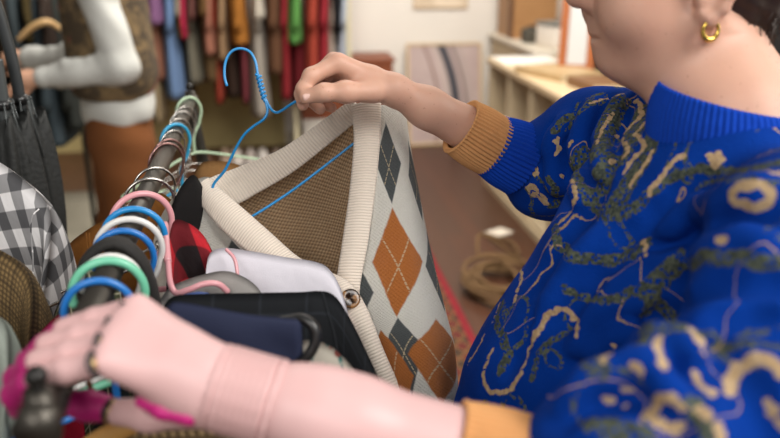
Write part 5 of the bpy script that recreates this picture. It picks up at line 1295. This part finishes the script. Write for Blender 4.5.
for t, r in prof: rings.append((w0+(w1-w0)*t, n1*r, n2*r))
ribring('wrist_cuff', rings, 64, PINK, 16, .006, person)['label'] = 'ribbed pink wrist cuff of the prosthesis'
hs = SDF()
KN = [P(137, 311, .622), P(123, 326, .607), P(113, 343, .592), P(106, 361, .578)]
wc = P(226, 388, .603)
hs.rc(P(232, 390, .603), P(195, 377, .603), .0295, .0290, .012)
for i, kn in enumerate(KN): hs.rc(P(198, 378, .603)+(n1*(.006-.004*i)), kn, .0215, .0135-.0006*i, .012)
hs.rc(P(172, 356, .602), P(135, 338, .603), .020, .015, .015)
hs.rc(P(205, 395, .605), P(158, 400, .612), .020, .013, .02)
vv, ff = hs.mesh(.0024); hand = link('prosthetic_hand', vv, ff, PINK, person); hand['label'] = 'smooth pink prosthetic hand shell gripping the rail'
ends = [P(66, 330, .632), P(48, 345, .617), P(38, 361, .601), P(36, 378, .585)]
tips = [P(46, 346, .668), P(30, 362, .655), P(18, 378, .637), P(16, 394, .615)]
tip2 = [P(52, 368, .690), P(36, 384, .672), P(22, 396, .652), P(20, 408, .633)]
for i in range(4):
    d = (ends[i]-KN[i]).normalized(); st = KN[i]+d*.0095
    fgr = SDF().rc(st, st.lerp(ends[i], .5), .0116-.0005*i, .0112-.0005*i, .004).rc(st.lerp(ends[i], .5), ends[i], .0112-.0005*i, .0102-.0005*i, .004)
    vv, ff = fgr.mesh(.0019); fo = link('prosthetic_finger', vv, ff, PINK, hand)
    tp = SDF().chain([ends[i].lerp(tips[i], .25), tips[i], tip2[i]], [.0106, .0100, .0090], .006); vv, ff = tp.mesh(.0019)
    link('fingertip_grip', vv, ff, MAG, hand)['label'] = 'magenta rubber fingertip'
    # knuckle hinge between shell and finger
    tn = (CAM-KN[i]).normalized(); kc = KN[i]+d*.0095+tn*(.0156 if i < 3 else .0140)
    side = d.cross(tn).normalized()
    MB().tube(smoothpts([kc+side*.0085-d*.001-tn*.002, kc+side*.005+d*.0022+tn*.0006, kc+d*.0032+tn*.0014, kc-side*.005+d*.0022+tn*.0006, kc-side*.0085-d*.001-tn*.002], 16), .0027, 8).build('knuckle_hinge', JNT, hand)['label'] = 'dark curved knuckle hinge'
    MB().tube([kc-side*.005, kc+side*.005], .0020, 10).build('hinge_pin', BRASS, hand)
th = SDF().chain([P(190, 408, .617), P(150, 414, .625), P(118, 412, .632)], [.016, .0125, .0105], .01); vv, ff = th.mesh(.0019); link('prosthetic_thumb', vv, ff, PINK, hand)
MB().tube([P(116, 412, .632), P(106, 409, .634)], .0098, 18).build('thumb_joint', JNT, hand)
MB().tube([P(112.5, 411, .632), P(110.5, 410.4, .632)], .0106, 18).build('thumb_ring', BRASS, hand)
th = SDF().chain([P(103, 408, .635), P(88, 406, .637), P(69, 402, .640)], [.0112, .0118, .0100], .006); vv, ff = th.mesh(.0019); link('thumb_grip', vv, ff, MAG, hand)['label'] = 'magenta rubber thumb tip'
th = SDF().chain([P(140, 402, .592), P(162, 410, .588), P(189, 417, .584)], [.0040, .0062, .0066], .006); vv, ff = th.mesh(.0016); link('palm_strip', vv, ff, MAG, hand)['label'] = 'magenta strip along the palm edge'
